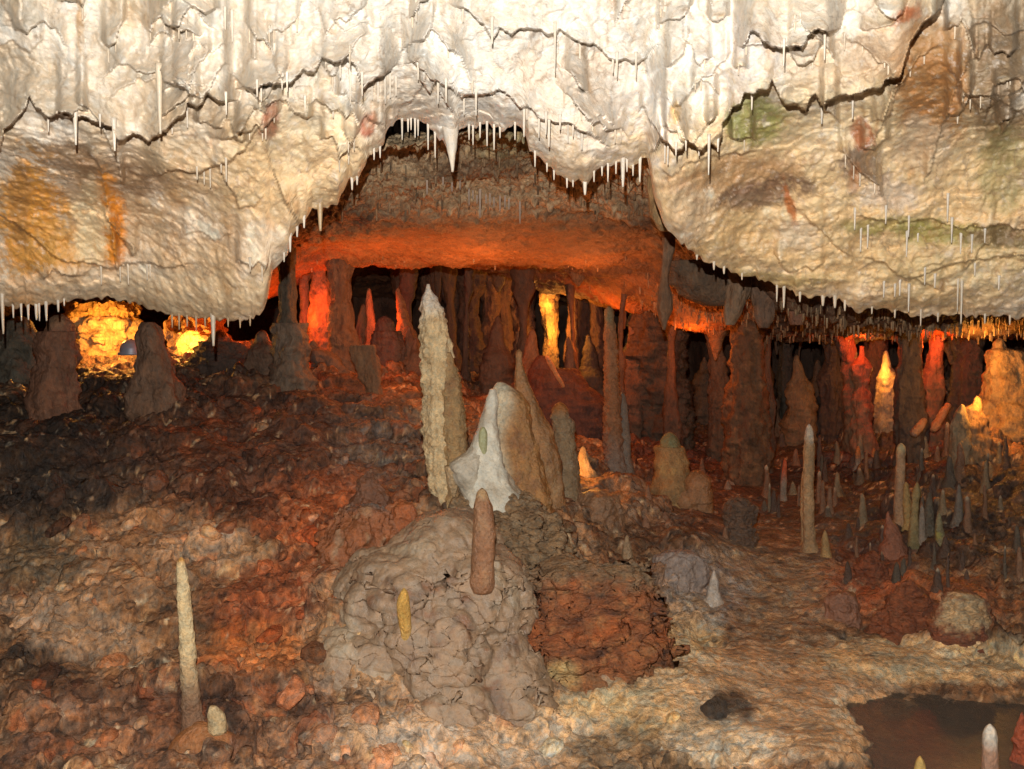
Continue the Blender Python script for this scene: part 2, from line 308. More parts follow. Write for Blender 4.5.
for i in range(85):
    x0 = RNG.uniform(0, 1000); y0 = RNG.uniform(-5, 165) if i < 60 else RNG.uniform(90, 285)
    if 380 < x0 < 560 and y0 > 95 or (x0 > 300 and x0 < 720 and y0 > 150): continue
    n_ = RNG.randint(4, 13); pl_ = [(x0, y0)]; vy = RNG.uniform(-.6, .6)
    for _ in range(n_):
        vy = vy * .6 + RNG.normal() * .9; pl_.append((pl_[-1][0] + RNG.uniform(2.5, 9), pl_[-1][1] + vy * 7 + RNG.normal() * 2.5))
    CR.append((pl_, RNG.uniform(.08, .2) * (1 if i < 60 else .5), RNG.uniform(12, 35))); RCR.append(pl_)
def depth_base(px, py):
    t = np.interp(py, [-900, -300, -100, 0, 100, 200, 330], [2.2, 3.0, 3.6, 3.95, 4.3, 4.72, 5.25])
    t = t + .25 * sstep(650, 760, px) * sstep(60, 160, py) + .35 * sstep(280, 120, px) * sstep(120, 250, py) - .08 * np.exp(-((px - 590) / 90) ** 2) * sstep(60, 170, py) + .15 * sstep(380, 430, px) * sstep(530, 470, px) * sstep(60, 130, py)
    return t
cpx = np.concatenate([np.linspace(-400, -22, 60), np.arange(-20, 1045, 1.2), np.linspace(1047, 1440, 60)])
lx, ly = np.array(LIP, float).T
jag = np.interp(cpx, np.arange(-410, 1460, 3.1), RNG.normal(size=604)[:604]) * 1.6
lipv = np.interp(cpx, lx, ly) + jag
NV = 330
tt = np.linspace(0, 1, NV)
top = -900.
vis = np.concatenate([np.linspace(top, -12, 50)])
rows = []
PXg = np.repeat(cpx[None], NV + 50, 0); PYg = np.zeros_like(PXg)
PYg[:50] = vis[:, None]; PYg[50:] = -8 + (lipv[None] + 8) * tt[:, None]
D = depth_base(PXg, PYg)
B = W(PXg, PYg, D)
wob = fbm(B, 13, 4, .7, 5.) * 5.5
off = np.zeros_like(D)
for pl, h, L in CR:
    if h <= 0: continue
    p = np.array(pl, float); yy = np.interp(cpx, p[:, 0], p[:, 1])[None] + wob
    taper = sstep(p[0, 0] - 1, p[0, 0] + 7, cpx) * sstep(p[-1, 0] + 1, p[-1, 0] - 7, cpx)
    if p[0, 0] <= 0: taper = sstep(p[-1, 0] + 1, p[-1, 0] - 7, cpx)
    if p[-1, 0] >= 1024: taper = sstep(p[0, 0] - 1, p[0, 0] + 7, cpx)
    above = yy - PYg; K = np.hanning(73); K /= K.sum(); ysm = np.interp(cpx, np.arange(-400, 1440, 1.), np.convolve(np.pad(np.interp(np.arange(-400, 1440, 1.), p[:, 0], p[:, 1]), 36, 'edge'), K, 'valid'))[None]
    wide = sstep(p[0, 0] - 1, p[0, 0] + 26, cpx) if p[0, 0] > 0 else 1.
    if p[-1, 0] < 1024: wide = wide * sstep(p[-1, 0] + 1, p[-1, 0] - 26, cpx)
    if p[-1, 0] - p[0, 0] > 60: taper = wide * np.ones(len(cpx))
    off += h * 1.15 * taper[None] * sstep(-.8, .8, above) * np.exp(-np.maximum(ysm - PYg, 0) / L)
# draperies, pillows, runnels
an = B * [1, 1, .45]
nz = fbm(an, 2.0, 3, .5, 3.) * .13 + fbm(B, 6.5, 4, .6, 8.) * .014 + fbm(B * [1, 1, .35], 11, 4, .55, 12.) * .022
wa, wb = worley(B + fbm(B, 5, 3)[..., None] * .08, 5.5, 3.)
calm = .35 + .65 * sstep(-.2, .25, fbm(B, 1.3, 2, .5, 66.)); nz = nz * (.5 + .5 * calm)
nz += calm * ((.5 - wa) * .03 + np.clip(wb - wa, 0, .15) * .02) + fbm(B, 16, 5, .72, 4.) * .016 + (.5 - worley(B, 24, 9.)[0]) * .010
# shallow wandering folds, like overlapping skins
fld = fbm(B * [1, 1, .6], 3.1, 4, .5, 44.) * 3.2; fq = fld - np.floor(fld); nz += (fq - .5) * .015 * sstep(1., .86, fq)
# strata on the lower right bulge
strat = sstep(640, 800, PXg) * sstep(150, 230, PYg)
nz += strat * fbm(B * [1, 1, 3.2], 3.0, 5, .6, 21.) * .05
DD = D - off - nz
# the lip rolls back
edge = np.clip((lipv[None] - PYg) / 26., 0, 1); roll = (1 - edge) ** 2
front = W(PXg, PYg, DD + roll * .10)
nback = 14; last = front[-1]; bk = []
sm = np.convolve(np.pad(lipv, 12, 'edge'), np.ones(25) / 25, 'valid'); tx = np.gradient(cpx); ty = np.gradient(sm); nl = np.hypot(tx, ty); nrx, nrz = ty / nl, tx / nl
nrz = np.maximum(nrz, .12)
for k in range(1, nback + 1):
    s = k / nback; q2 = last.copy(); cv = np.array([0, 0, CAMZ]); q2 = cv + (q2 - cv) * (1 + s * .30)
    q2[:, 0] += nrx * .35 * s ** .8; q2[:, 2] += nrz * .35 * s ** .8 + .02 * np.sin(cpx * .09 + k); bk.append(q2)
FC = np.concatenate([front, np.array(bk)], 0)
H_, W_ = FC.shape[:2]
PYx = np.concatenate([PYg, np.repeat(lipv[None] + 2, nback, 0)], 0); PXx = np.concatenate([PXg, np.repeat(cpx[None], nback, 0)], 0)
n1 = fbm(FC * [1, 1, .5], 2.5, 5, .6, 71.); n2 = fbm(FC, 7, 5, .65, 81.); n3 = fbm(FC * [1, 1, .22], 8, 4, .6, 91.)
C = np.zeros(FC.shape) + np.array([.60, .49, .34])
C = mixc(C, [.82, .77, .67], sstep(-.1, .3, n1)); C = mixc(C, [.44, .32, .2], sstep(.1, .5, -n1 + .5 * n3) * .75)
n6 = fbm(FC, 19, 5, .75, 37.); n7 = fbm(FC * [1, 1, .3], 26, 3, .7, 39.)
def cb(cx, cy, rx, ry, col, s=1., rot=0., soft=.3, w=.7):
    global C
    C = mixc(C, col, blob(PXx, PYx, cx, cy, rx, ry, rot, soft, n2 * w + n1 * w * .6 + (n6 + n7) * .55) * s * np.clip(1.1 + n7 * 1.2 + n6 * .8, .3, 1))
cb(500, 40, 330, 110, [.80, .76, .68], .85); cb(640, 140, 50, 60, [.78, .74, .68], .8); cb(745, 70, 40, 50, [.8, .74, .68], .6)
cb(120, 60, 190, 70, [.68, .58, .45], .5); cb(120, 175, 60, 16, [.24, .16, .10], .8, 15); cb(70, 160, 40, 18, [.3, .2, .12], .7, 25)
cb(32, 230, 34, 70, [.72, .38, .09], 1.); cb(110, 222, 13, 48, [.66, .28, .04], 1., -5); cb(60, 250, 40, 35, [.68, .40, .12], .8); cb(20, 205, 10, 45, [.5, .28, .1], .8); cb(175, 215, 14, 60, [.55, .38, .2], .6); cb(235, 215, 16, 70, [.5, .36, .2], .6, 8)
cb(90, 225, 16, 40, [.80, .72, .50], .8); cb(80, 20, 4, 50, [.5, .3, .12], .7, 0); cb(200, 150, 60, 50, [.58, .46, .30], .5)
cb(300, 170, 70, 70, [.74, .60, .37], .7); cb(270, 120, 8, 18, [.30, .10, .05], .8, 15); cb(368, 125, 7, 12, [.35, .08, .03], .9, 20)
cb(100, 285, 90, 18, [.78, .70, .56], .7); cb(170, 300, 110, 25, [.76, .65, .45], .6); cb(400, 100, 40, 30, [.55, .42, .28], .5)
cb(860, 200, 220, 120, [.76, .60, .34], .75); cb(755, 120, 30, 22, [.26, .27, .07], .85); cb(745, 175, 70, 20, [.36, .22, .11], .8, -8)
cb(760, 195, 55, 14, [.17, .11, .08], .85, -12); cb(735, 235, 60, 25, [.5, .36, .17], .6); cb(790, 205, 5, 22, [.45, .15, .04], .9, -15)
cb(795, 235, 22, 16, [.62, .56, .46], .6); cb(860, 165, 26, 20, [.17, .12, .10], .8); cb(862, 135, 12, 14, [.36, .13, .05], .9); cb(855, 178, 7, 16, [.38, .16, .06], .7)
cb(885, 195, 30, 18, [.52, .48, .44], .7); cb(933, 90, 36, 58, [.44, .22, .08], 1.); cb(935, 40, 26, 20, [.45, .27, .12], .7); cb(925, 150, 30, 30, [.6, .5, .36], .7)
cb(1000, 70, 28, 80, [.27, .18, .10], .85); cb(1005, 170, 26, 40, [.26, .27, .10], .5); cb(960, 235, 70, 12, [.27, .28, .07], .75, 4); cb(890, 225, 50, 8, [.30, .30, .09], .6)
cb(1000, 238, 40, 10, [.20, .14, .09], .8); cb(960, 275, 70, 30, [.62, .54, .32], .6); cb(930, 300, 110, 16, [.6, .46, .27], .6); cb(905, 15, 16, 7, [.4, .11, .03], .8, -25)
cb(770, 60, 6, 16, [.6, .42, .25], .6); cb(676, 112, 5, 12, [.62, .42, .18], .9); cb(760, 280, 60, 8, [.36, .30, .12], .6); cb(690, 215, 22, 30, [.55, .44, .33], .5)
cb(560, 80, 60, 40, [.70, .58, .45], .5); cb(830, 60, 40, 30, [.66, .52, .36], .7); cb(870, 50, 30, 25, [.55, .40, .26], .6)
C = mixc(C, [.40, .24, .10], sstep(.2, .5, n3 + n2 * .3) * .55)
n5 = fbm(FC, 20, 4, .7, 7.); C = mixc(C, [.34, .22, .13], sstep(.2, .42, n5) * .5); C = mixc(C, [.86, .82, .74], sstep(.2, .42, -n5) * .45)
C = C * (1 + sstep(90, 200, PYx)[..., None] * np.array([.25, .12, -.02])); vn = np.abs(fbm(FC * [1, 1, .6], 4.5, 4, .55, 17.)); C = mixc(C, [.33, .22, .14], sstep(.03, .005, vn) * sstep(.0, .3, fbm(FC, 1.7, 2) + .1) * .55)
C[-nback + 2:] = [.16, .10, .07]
# split: white roof above, left and right hanging masses below the big steps
def above_curve(idx):
    p = np.array(CR[idx][0], float); return p
fcx = (PXx[:-1, :-1] + PXx[1:, 1:]) / 2; fcy = (PYx[:-1, :-1] + PYx[1:, 1:]) / 2
pL = np.array(CR[0][0] + [(250, 90), (255, 90), (262, 86), (268, 84), (290, 84), (302, 105), (310, 103), (316, 99), (325, 105), (332, 112), (346, 118), (360, 128), (364, 118), (380, 112)])
mL = (fcx < 386) & (fcy > np.interp(fcx, pL[:, 0], pL[:, 1]))
pR = np.array(CR[17][0], float)
mR = (fcx > 645) & (fcy > np.interp(fcx, pR[:, 0], pR[:, 1])) & (fcx < 2000)
mT = ~(mL | mR)
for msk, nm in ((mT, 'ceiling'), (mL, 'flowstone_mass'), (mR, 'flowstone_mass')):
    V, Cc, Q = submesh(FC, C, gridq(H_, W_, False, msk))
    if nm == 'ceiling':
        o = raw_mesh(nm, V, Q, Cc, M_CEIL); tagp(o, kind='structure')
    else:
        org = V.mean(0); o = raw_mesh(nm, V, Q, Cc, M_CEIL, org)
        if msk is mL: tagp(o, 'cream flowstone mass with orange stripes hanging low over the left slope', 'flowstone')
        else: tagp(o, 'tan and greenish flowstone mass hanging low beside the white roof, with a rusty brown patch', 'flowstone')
def ceil_depth(px, py):
    j = int(np.argmin(np.abs(cpx - px))); i = int(np.argmin(np.abs(PYg[:, j] - py)))
    return float(front[i, j, 1])

# ================================================================== FAR CEILING
gc = [(430,128,5.5),(550,135,5.5),(500,130,5.6),(350,190,6.4),(650,190,6.4),(500,170,6.4),(500,213,7.2),(380,215,7.2),(620,215,7.2),(330,232,7.6),(645,240,7.7),(500,245,8.0),
(500,262,8.6),(400,262,8.7),(600,264,8.8),(310,258,8.7),(660,275,8.9),(600,282,9.9),(560,282,10.4),(720,303,8.6),(620,306,10.3),(640,300,10),(670,327,9.4),(720,329,9.3),(800,306,6.9),(950,320,6.9),(800,322,8.3),(900,327,8.3),(1010,331,8.3),(1000,335,10.5),(800,336,11.5),(450,268,12.6),(350,264,12.4),(420,262,10.8),(340,258,10.5),
(100,288,7.2),(100,290,8.5),(200,306,8.5),(0,306,7.6),(100,310,11),(250,306,9),(1280,325,7.5),(-250,300,7.5)]
GP = np.array([W(*c) for c in gc]); GP = np.vstack([GP, [[x, 17, 1.7] for x in (-11, -5, 5, 11)], [[x, 5.0, 2.72] for x in (-5, -2, -.6, 0, .6, 2, 5)]])
GF = tps_fit(GP, .05)
gy_, gx_ = np.meshgrid(np.exp(np.linspace(math.log(4.95), math.log(17), 450)), np.linspace(-1, 1, 900), indexing='ij')
gx_ = gx_ * (.72 * gy_ + .5); gz = tps_eval(GF, gx_, gy_); G = np.stack([gx_, gy_, gz], -1)
ppx, ppy = PX(G)
cen = blob(ppx, ppy, 500, 165, 200, 58, 0, .3)
rim = sstep(640, 720, ppx) * sstep(7.6, 6.4, gy_)
dz = fbm(G, 1.3, 5, .55, 5.) * .16 + fbm(G, 5, 4, .6, 15., True) * .04 - np.abs(fbm(G, 30, 3, .6, 25.)) * (.03 + .02 * cen)
wa, wb = worley(G, 9, 7.); dz -= np.clip(.28 - wa, 0, 1) * (.14 + .12 * cen)
slab = blob(ppx, ppy, 505, 245, 150, 22, 0, .3); dz *= 1 - .35 * slab
G[..., 2] += dz
n1 = fbm(G, 2.5, 5, .6, 71.); n2 = fbm(G, 12, 4, .65, 81.)
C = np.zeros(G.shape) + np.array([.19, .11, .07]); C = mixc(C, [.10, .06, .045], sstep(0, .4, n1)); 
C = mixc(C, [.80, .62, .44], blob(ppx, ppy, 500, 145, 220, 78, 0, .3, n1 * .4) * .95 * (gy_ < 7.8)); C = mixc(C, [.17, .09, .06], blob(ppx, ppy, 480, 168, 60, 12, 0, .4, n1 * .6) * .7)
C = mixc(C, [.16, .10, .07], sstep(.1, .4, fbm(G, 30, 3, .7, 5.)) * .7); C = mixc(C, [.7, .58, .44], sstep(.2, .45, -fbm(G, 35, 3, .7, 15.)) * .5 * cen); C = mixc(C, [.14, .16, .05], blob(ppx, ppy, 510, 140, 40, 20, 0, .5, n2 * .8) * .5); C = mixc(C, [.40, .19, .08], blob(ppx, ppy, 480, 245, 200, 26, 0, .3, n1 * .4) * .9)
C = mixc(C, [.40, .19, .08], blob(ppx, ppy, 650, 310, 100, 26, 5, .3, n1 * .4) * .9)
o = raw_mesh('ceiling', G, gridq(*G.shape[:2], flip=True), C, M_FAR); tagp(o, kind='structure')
GXu = np.linspace(-1, 1, 900); GYl = np.log(gy_[:, 0])
def ceil2_z(x, y):
    r = (math.log(min(max(y, 4.96), 16.9)) - GYl[0]) / (GYl[1] - GYl[0]); i = int(r); c = (x / (.72 * y + .5) + 1) / 2 * 899; j = min(max(int(round(c)), 0), 899)
    return float(G[i, j, 2])
def hit2(px, py, dmin=6.):
    d = dmin
    while d < 16:
        p = W(px, py, d)
        if p[2] > ceil2_z(p[0], p[1]): return d
        d *= 1.004
    return 12.

# ================================================================== BACK WALL
ang = np.linspace(-2.0, 2.0, 500); zz = np.linspace(-.6, 4.2, 150)
A, ZZ = np.meshgrid(ang, zz); R = 15.0
WP = np.stack([np.sin(A) * R * .95, 2 + np.cos(A) * (R - 1.5), ZZ], -1)
rr = fbm(WP * [1, 1, .35], .9, 5, .55, 3.) * 1.3 + fbm(WP * [1, 1, .2], 3, 4, .55, 13., True) * .25
WP[..., 0] -= np.sin(A) * rr; WP[..., 1] -= np.cos(A) * rr
C = np.zeros(WP.shape) + np.array([.10, .06, .045]); C = mixc(C, [.16, .09, .06], sstep(0, .3, fbm(WP, 2, 4)))
o = raw_mesh('cave_wall', WP, gridq(150, 500), C, M_FAR); tagp(o, kind='structure')

# ================================================================== LATHED FORMATIONS
def body(ctr, rad, seg=28, rings=None, rough=.12, nsc=9., seed=0., flute=0., step=0., ky=1., big=0., nod=0., pil=0.):
    """continuous tapering stone body; ctr (n,3) centres bottom->top or top->bottom, rad (n,)"""
    ctr = np.asarray(ctr, float); rad = np.asarray(rad, float)
    L = np.concatenate([[0], np.cumsum(np.linalg.norm(np.diff(ctr, axis=0), axis=1))]); n = rings or max(8, min(150, int(L[-1] / .012)))
    s = np.linspace(0, L[-1], n); c = np.stack([np.interp(s, L, ctr[:, k]) for k in range(3)], -1)
    for _ in range(2):
        if n > 12: c[1:-1] = (c[:-2] + 2 * c[1:-1] + c[2:]) / 4
    r = np.interp(s, L, rad); r[1:-1] = (r[:-2] + 2 * r[1:-1] + r[2:]) / 4
    th = np.linspace(0, 2 * math.pi, seg, endpoint=False); ct, st = np.cos(th), np.sin(th)
    dirs = np.stack([ct, st * ky, ct * 0], -1)
    P = c[:, None] + dirs[None] * r[:, None, None]
    q = P * 1.0; q[..., 2] = P[..., 2]; rm = max(rad.max(), 1e-3)
    k = 1 + rough * (fbm(q, nsc, 4, .6, seed) * 1.3 + .25 * perlin(q * nsc * .35 + seed + 3))
    if big: k += big * fbm(q, .55 / rm, 3, .55, seed + 11)
    if pil:
        qa = q * [1, 1, 1.0] + (fbm(q, 5, 2) * .05)[..., None]; k += pil * np.sqrt(np.clip(1 - (worley(qa, 4.4, seed)[0] / .85) ** 2, 0, 1)) + pil * .45 * np.sqrt(np.clip(1 - (worley(qa, 10., seed + 1)[0] / .85) ** 2, 0, 1))
    if flute: k += flute * fbm(q * [1, 1, .12], nsc * 2.2, 3, .6, seed + 5)
    if step:
        ph = P[..., 2] / (rm * .55) + fbm(q, nsc * .5, 2, .5, seed + 8) * 1.5; fr = ph - np.floor(ph); k += step * (.5 - fr)
    if nod:
        a, b = worley(q, nsc * 2.2, seed); k += nod * (.5 - a)
    P = c[:, None] + dirs[None] * (r[:, None] * k)[..., None]
    return P, s / L[-1], th
def closed(name, P, col, mat, org, parent=None):
    H, Wd = P.shape[:2]; V = P.reshape(-1, 3); Q = gridq(H, Wd, True)
    # close both ends with small fans drawn as quads to the ring's centre
    V = np.vstack([V, P[0].mean(0), P[-1].mean(0)]); a, b = H * Wd, H * Wd + 1
    e = [(i, a, (i + 2) % Wd, (i + 1) % Wd) for i in range(0, Wd, 2)]; o_ = (H - 1) * Wd
    e += [(o_ + i, o_ + (i + 1) % Wd, o_ + (i + 2) % Wd, b) for i in range(0, Wd, 2)]
    col = np.asarray(col).reshape(-1, 3); col = np.vstack([col, col[0], col[-1]])
    return raw_mesh(name, V, np.vstack([Q, np.array(e)]), col, mat, org, parent)
def paint(P, t, base, tip=None, foot=None, spots=None, tipf=.12, footf=.25, seed=0.):
    n = fbm(P, 7, 4, .6, seed + 30); n2 = fbm(P * [1, 1, .3], 16, 3, .6, seed + 33)
    c = np.zeros(P.shape) + np.array(base, float); c = c * (1 + .35 * n2)[..., None]
    if spots is not None: c = mixc(c, spots, sstep(.05, .35, n) * .8)
    T = np.repeat(t[:, None], P.shape[1], 1)      # 0 top .. 1 bottom
    if tip is not None: c = mixc(c, tip, sstep(tipf * 1.4, tipf * .5, T + n * .06))
    if foot is not None: c = mixc(c, foot, sstep(1 - footf * 1.3, 1 - footf * .4, T + n * .1))
    return np.clip(c, .01, .9)
BR = [.23, .13, .08]; TAN = [.42, .29, .16]; DK = [.10, .065, .05]; PALE = [.62, .53, .40]; RUST = [.34, .11, .05]; GREY = [.27, .23, .2]; MUD = [.30, .2, .145]; GRN = [.2, .2, .1]
def px_body(pts, d, lean=0., **k):
    """pts top->bottom (px, py, width px) at distance d"""
    c = np.array([W(p[0], p[1], d + lean * i / max(1, len(pts) - 1)) for i, p in enumerate(pts)]); r = np.array([p[2] / 2 * d / F for p in pts])
    return body(c, r, **k)
SEED = [0.]
STAY = [False]
def ground_up(pts, d=None, sink=.10):
    x, y, w = pts[-1]
    if d is None: d = hit(x, y)
    z = floor_z(*W(x, y, d)[:2]); need = (W(x, y, d)[2] - z + sink) * F / d
    need = max(need, 6)
    if STAY[0]: return list(pts) + [(x, y + 6, w * .8)], d
    return list(pts[:-1]) + [(x, y - min(w * .6, (y - pts[-2][1]) * .4), w * 1.02), (x, y, w * (1 + min(.35, 5 / w))), (x, y + need, w * (1 + min(1.3, 13 / w)))], d
def tiptop(pts):
    x, y, w = pts[0]; return [(x, y, w * .12), (x, y + w * .12, w * .55), (x, y + w * .38, w * .88), (x, y + w * .8, w)] + list(pts[1:])
def stalagmite(pts, label, group=None, d=None, base=BR, tip=None, foot=None, spots=None, mat=None, name='stalagmite', cat='stalagmite', parent=None, round_=True, sink=.1, tipf=.1, **k):
    SEED[0] += 3.7; mat = mat or M_SPIKE
    pts, d = ground_up(pts, d, sink)
    if round_: pts = tiptop(pts)
    k.setdefault('rough', .24); k.setdefault('nsc', 13.); k.setdefault('nod', .1)
    P, t, th = px_body(pts, d, seed=SEED[0], **k); col = paint(P, t, base, tip, foot, spots, tipf, seed=SEED[0])
    org = P[-1].mean(0); org[2] += sink
    o = closed(name, P, col, mat, org, parent)
    if parent is None: tagp(o, label, cat, group)
    return o
def straw(px, y0, y1, w, label, group, d=None, base=PALE, taper=.75, far=False):
    SEED[0] += 1.3
    if d is None: d = (ceil_depth(px, y0) - .015) if not far else hit2(px, y0)
    p0 = W(px, y0 - 3, d); p1 = W(px, y1, d); p0[2] += .02; x = p1.copy(); x[:2] = p0[:2]
    r = w / 2 * d / F; j = RNG.uniform(-.06, .06)
    c = np.array([p0, p0 * .7 + x * .3, p0 * .3 + x * .7, x]); c[3, 0] += j * r
    P, t, th = body(c, [r * 1.5, r * 1.05, r * .85 * (taper + .15), r * taper * .6], seg=10, rings=14, rough=.14, nsc=30, seed=SEED[0])
    o = closed('stalactite', P, paint(P, t, base, seed=SEED[0]), M_STRAW, p0); tagp(o, label, 'stalactite', group); return o

def straws(group, label, lst, **k):
    for a in lst: straw(*a[:3], a[3] if len(a) > 3 else 2.2, label, group, **k)
WHT = [.70, .63, .52]
straws('straws under the first white edge', 'thin white straw stalactite on the uppermost jagged edge of the white roof', [(416,0,22),(463,8,22),(492,25,44,3),(555,30,73),(580,44,70),(613,60,73),(617,60,77),(636,60,78),(784,47,66),(825,31,60,2.6),(232,18,42),(225,15,30)], base=WHT)
straws('straws of the left ledge', 'white straw stalactite with dark shadow on the ledge above the orange striped mass', [(48,118,132),(187,110,128),(172,125,134),(226,100,115),(100,122,127)], base=WHT)
straw(75, 115, 145, 4, 'thick white straw stalactite, left one of the two long ones on the left ledge', None, base=WHT)
straw(114, 126, 151, 4, 'thick white straw stalactite at the right end of the left ledge', None, base=WHT)
straw(159, 72, 134, 5, 'long cream stalactite running down the wall below the small arch at left', None, base=PALE)
straws('straws of the crowded cleft', 'short white straw stalactite in the crowded cleft left of the opening', [(257,88,97),(261,86,102),(282,83,90),(287,80,92),(340,62,78),(326,60,70),(350,76,105),(362,80,96),(305,103,112),(314,80,84),(294,84,98),(333,112,118),(372,84,100),(378,86,102),(385,82,104),(390,78,98),(396,82,96)], base=WHT)
straws('straws above the opening', 'thin white straw stalactite on the scalloped edge above the grey opening', [(418,65,80),(438,84,104),(446,86,103),(464,98,115),(476,95,116),(473,127,145),(487,126,146),(494,126,150),(480,126,138),(515,124,140),(402,120,140),(408,120,132),(415,122,138),(418,122,136),(428,127,150),(435,134,158),(411,120,130),(500,128,138),(469,128,140)], base=WHT)
straws('straws on the central drapery', 'white straw stalactite in front of the big white central drapery', [(524,110,137,3),(527,108,120),(539,118,138),(546,119,135),(549,120,147,3),(568,124,143),(573,125,137),(582,132,150,3),(560,122,130)], base=WHT)
straws('straws on the drapery bottom', 'thin straw stalactite on the bottom rim of the white central drapery', [(535,153,167),(547,165,172),(554,172,180),(567,181,188),(573,182,187),(602,168,176),(608,166,182),(616,165,174),(623,161,187,4.5),(627,161,172),(633,167,176),(640,160,182,3),(594,172,182)], base=WHT)
straw(585, 183, 195, 4.5, 'short white stalactite at the lowest point of the central drapery', None, base=WHT)
straws('straws beside the green patch', 'short straw stalactite on the white edge beside the green stained hollow', [(665,143,163),(668,143,165),(699,150,156),(686,142,151),(676,150,156),(709,142,175,2.6),(752,95,110,2.4),(718,146,152)], base=WHT)
straws('straws of the right shelf', 'white straw stalactite on the cream shelf left of the rusty brown patch', [(822,106,124,3),(853,95,119,2.6)], base=WHT)
straws('straws of the left mass', 'short straw stalactite on the small step of the left flowstone mass', [(204,173,185),(210,168,188),(221,164,173),(226,163,182),(197,172,180)], base=PALE)
straw(320, 207, 231, 5, 'tan tapering stalactite on the slanting right rim of the left mass', None, base=[.5, .36, .2])
straws('straws of the slanting rim', 'tiny white stalactite on the slanting rim of the left mass beside the opening', [(304,220,228,3),(297,228,237,3),(352,180,190,3),(357,178,185,3),(380,150,158),(374,152,160),(290,240,252,3),(284,254,262)], base=WHT)
straws('straws of the left low rim', 'short white stalactite hanging in a row from the low rim above the dark left column', [(13,307,318),(21,307,321),(28,307,320,2.6),(36,306,320,3),(39,306,321,2),(46,305,321,3),(58,302,312,3),(64,300,306)], base=WHT)
straw(2, 296, 334, 3.5, 'orange lit thin stalactite at the far left of the low rim', None, base=PALE)
straws('straws of the glowing niche', 'thin stalactite on the low rim over the fiery glowing niche', [(172,317,328),(179,318,330),(187,318,327),(196,318,331),(205,319,327),(228,320,327),(240,320,328),(250,318,326)], base=TAN)
straw(213, 318, 346, 4.5, 'longest pale stalactite of the rim over the glowing niche, bent at its tip', None, base=PALE)
straws('straws on the arch', 'faint pale straw stalactite on the face of the grey arch over the left niche', [(101,270,285),(120,268,282),(128,266,285),(147,268,280),(150,268,277),(250,264,272),(262,268,282)], base=PALE)
straws('straws on the greenish right face', 'white straw stalactite on the greenish ledges of the right flowstone mass', [(886,212,224),(909,219,237),(907,237,257),(948,200,222),(952,224,243),(961,239,254),(972,241,253),(985,235,243),(868,228,248),(861,231,252),(855,214,230),(925,272,285),(935,280,288),(909,290,312),(895,290,297),(999,282,290),(918,236,242),(884,285,298),(900,284,296),(975,268,276)], base=WHT)
straws('long straws of the right rim', 'long thin straw stalactite hanging past the right rim', [(958,285,312,2),(962,285,324,2.6),(921,312,326,2)], base=PALE)
straws('straws of the right rim', 'short pale stalactite along the drooping rim of the right flowstone mass', [(777,287,302),(784,290,308,3),(800,294,302,3),(823,298,306,4),(835,298,308,4),(845,303,311,3),(724,268,274,3),(714,264,270,3),(742,275,280),(697,256,260,3),(872,308,314),(938,316,322),(985,318,324),(1010,317,325),(895,311,318)], base=PALE)
straws('straws in the grey recess', 'thin straw stalactite in the cluster of the grey recess', [(469,186,206),(473,188,200),(477,190,204),(480,188,218,2.6),(486,192,204),(490,192,206),(494,194,208),(500,194,212),(505,194,208),(509,196,210),(520,196,224),(427,180,195),(443,176,186),(460,180,190),(452,180,192)], base=[.42, .33, .25], far=True)
ns = 0
for pl_ in RCR:
    for (x_, y_) in pl_[1:-1]:
        if ns < 62 and RNG.rand() < .3 and 4 < x_ < 1020 and 2 < y_ < np.interp(x_, lx, ly) - 25:
            straw(x_, y_ + 1, y_ + RNG.uniform(5, 15), RNG.uniform(1.5, 2.6), 'short thin straw stalactite on a minor ragged edge of the pale roof', 'small straws of the minor edges', base=PALE); ns += 1
# white spike of the scalloped edge
def lip_spike():
    d = ceil_depth(452, 140) - .02
    P, t, th = px_body([(449, 118, 22), (450, 132, 17), (451.5, 145, 11), (452, 158, 6), (452.5, 166, 4), (452.5, 172, 2)], d, seed=4., rough=.2, nsc=14, seg=20)
    o = closed('stalactite', P, paint(P, t, WHT, seed=2), M_CEIL, P[0].mean(0)); tagp(o, 'broad white pointed stalactite hanging in front of the grey recess', 'stalactite')
lip_spike()
def fringe():
    V, Q, Cc = [], [], []; nv = 0
    for i in range(1350):
        if i < 800: px = random.uniform(640, 1030); py = random.uniform(300, 336) + (0 if px > 760 else -random.uniform(0, 30))
        elif i < 1300: px = random.uniform(330, 655); py = random.uniform(125, 212)
        else: px = random.uniform(280, 640); py = random.uniform(255, 290)
        d = hit2(px, py); 
        if d > 11.8: continue
        p = W(px, py, d); L = random.uniform(.02, .09) * (1 if i < 950 else .6); r = random.uniform(.005, .012); th = np.linspace(0, 2 * math.pi, 6, endpoint=False)
        b = np.stack([p[0] + r * np.cos(th), p[1] + r * np.sin(th), np.full(6, p[2] + .04)], -1); m = np.stack([p[0] + r * .6 * np.cos(th), p[1] + r * .6 * np.sin(th), np.full(6, p[2] - L)], -1)
        V += [b, m]; Q += [[nv + a, nv + (a + 1) % 6, nv + 6 + (a + 1) % 6, nv + 6 + a] for a in range(6)] + [[nv + 6, nv + 7, nv + 8, nv + 9], [nv + 6, nv + 9, nv + 10, nv + 11]]; nv += 12
        Cc.append(np.tile(np.array([.34, .24, .16]) * random.uniform(.5, 1.5), (12, 1)))
    o = raw_mesh('stalactite_fringe', np.vstack(V), np.array(Q), np.vstack(Cc), M_FAR); tagp(o, 'dense carpet of tiny straw stalactites on the far low ceiling', kind='stuff')
fringe()
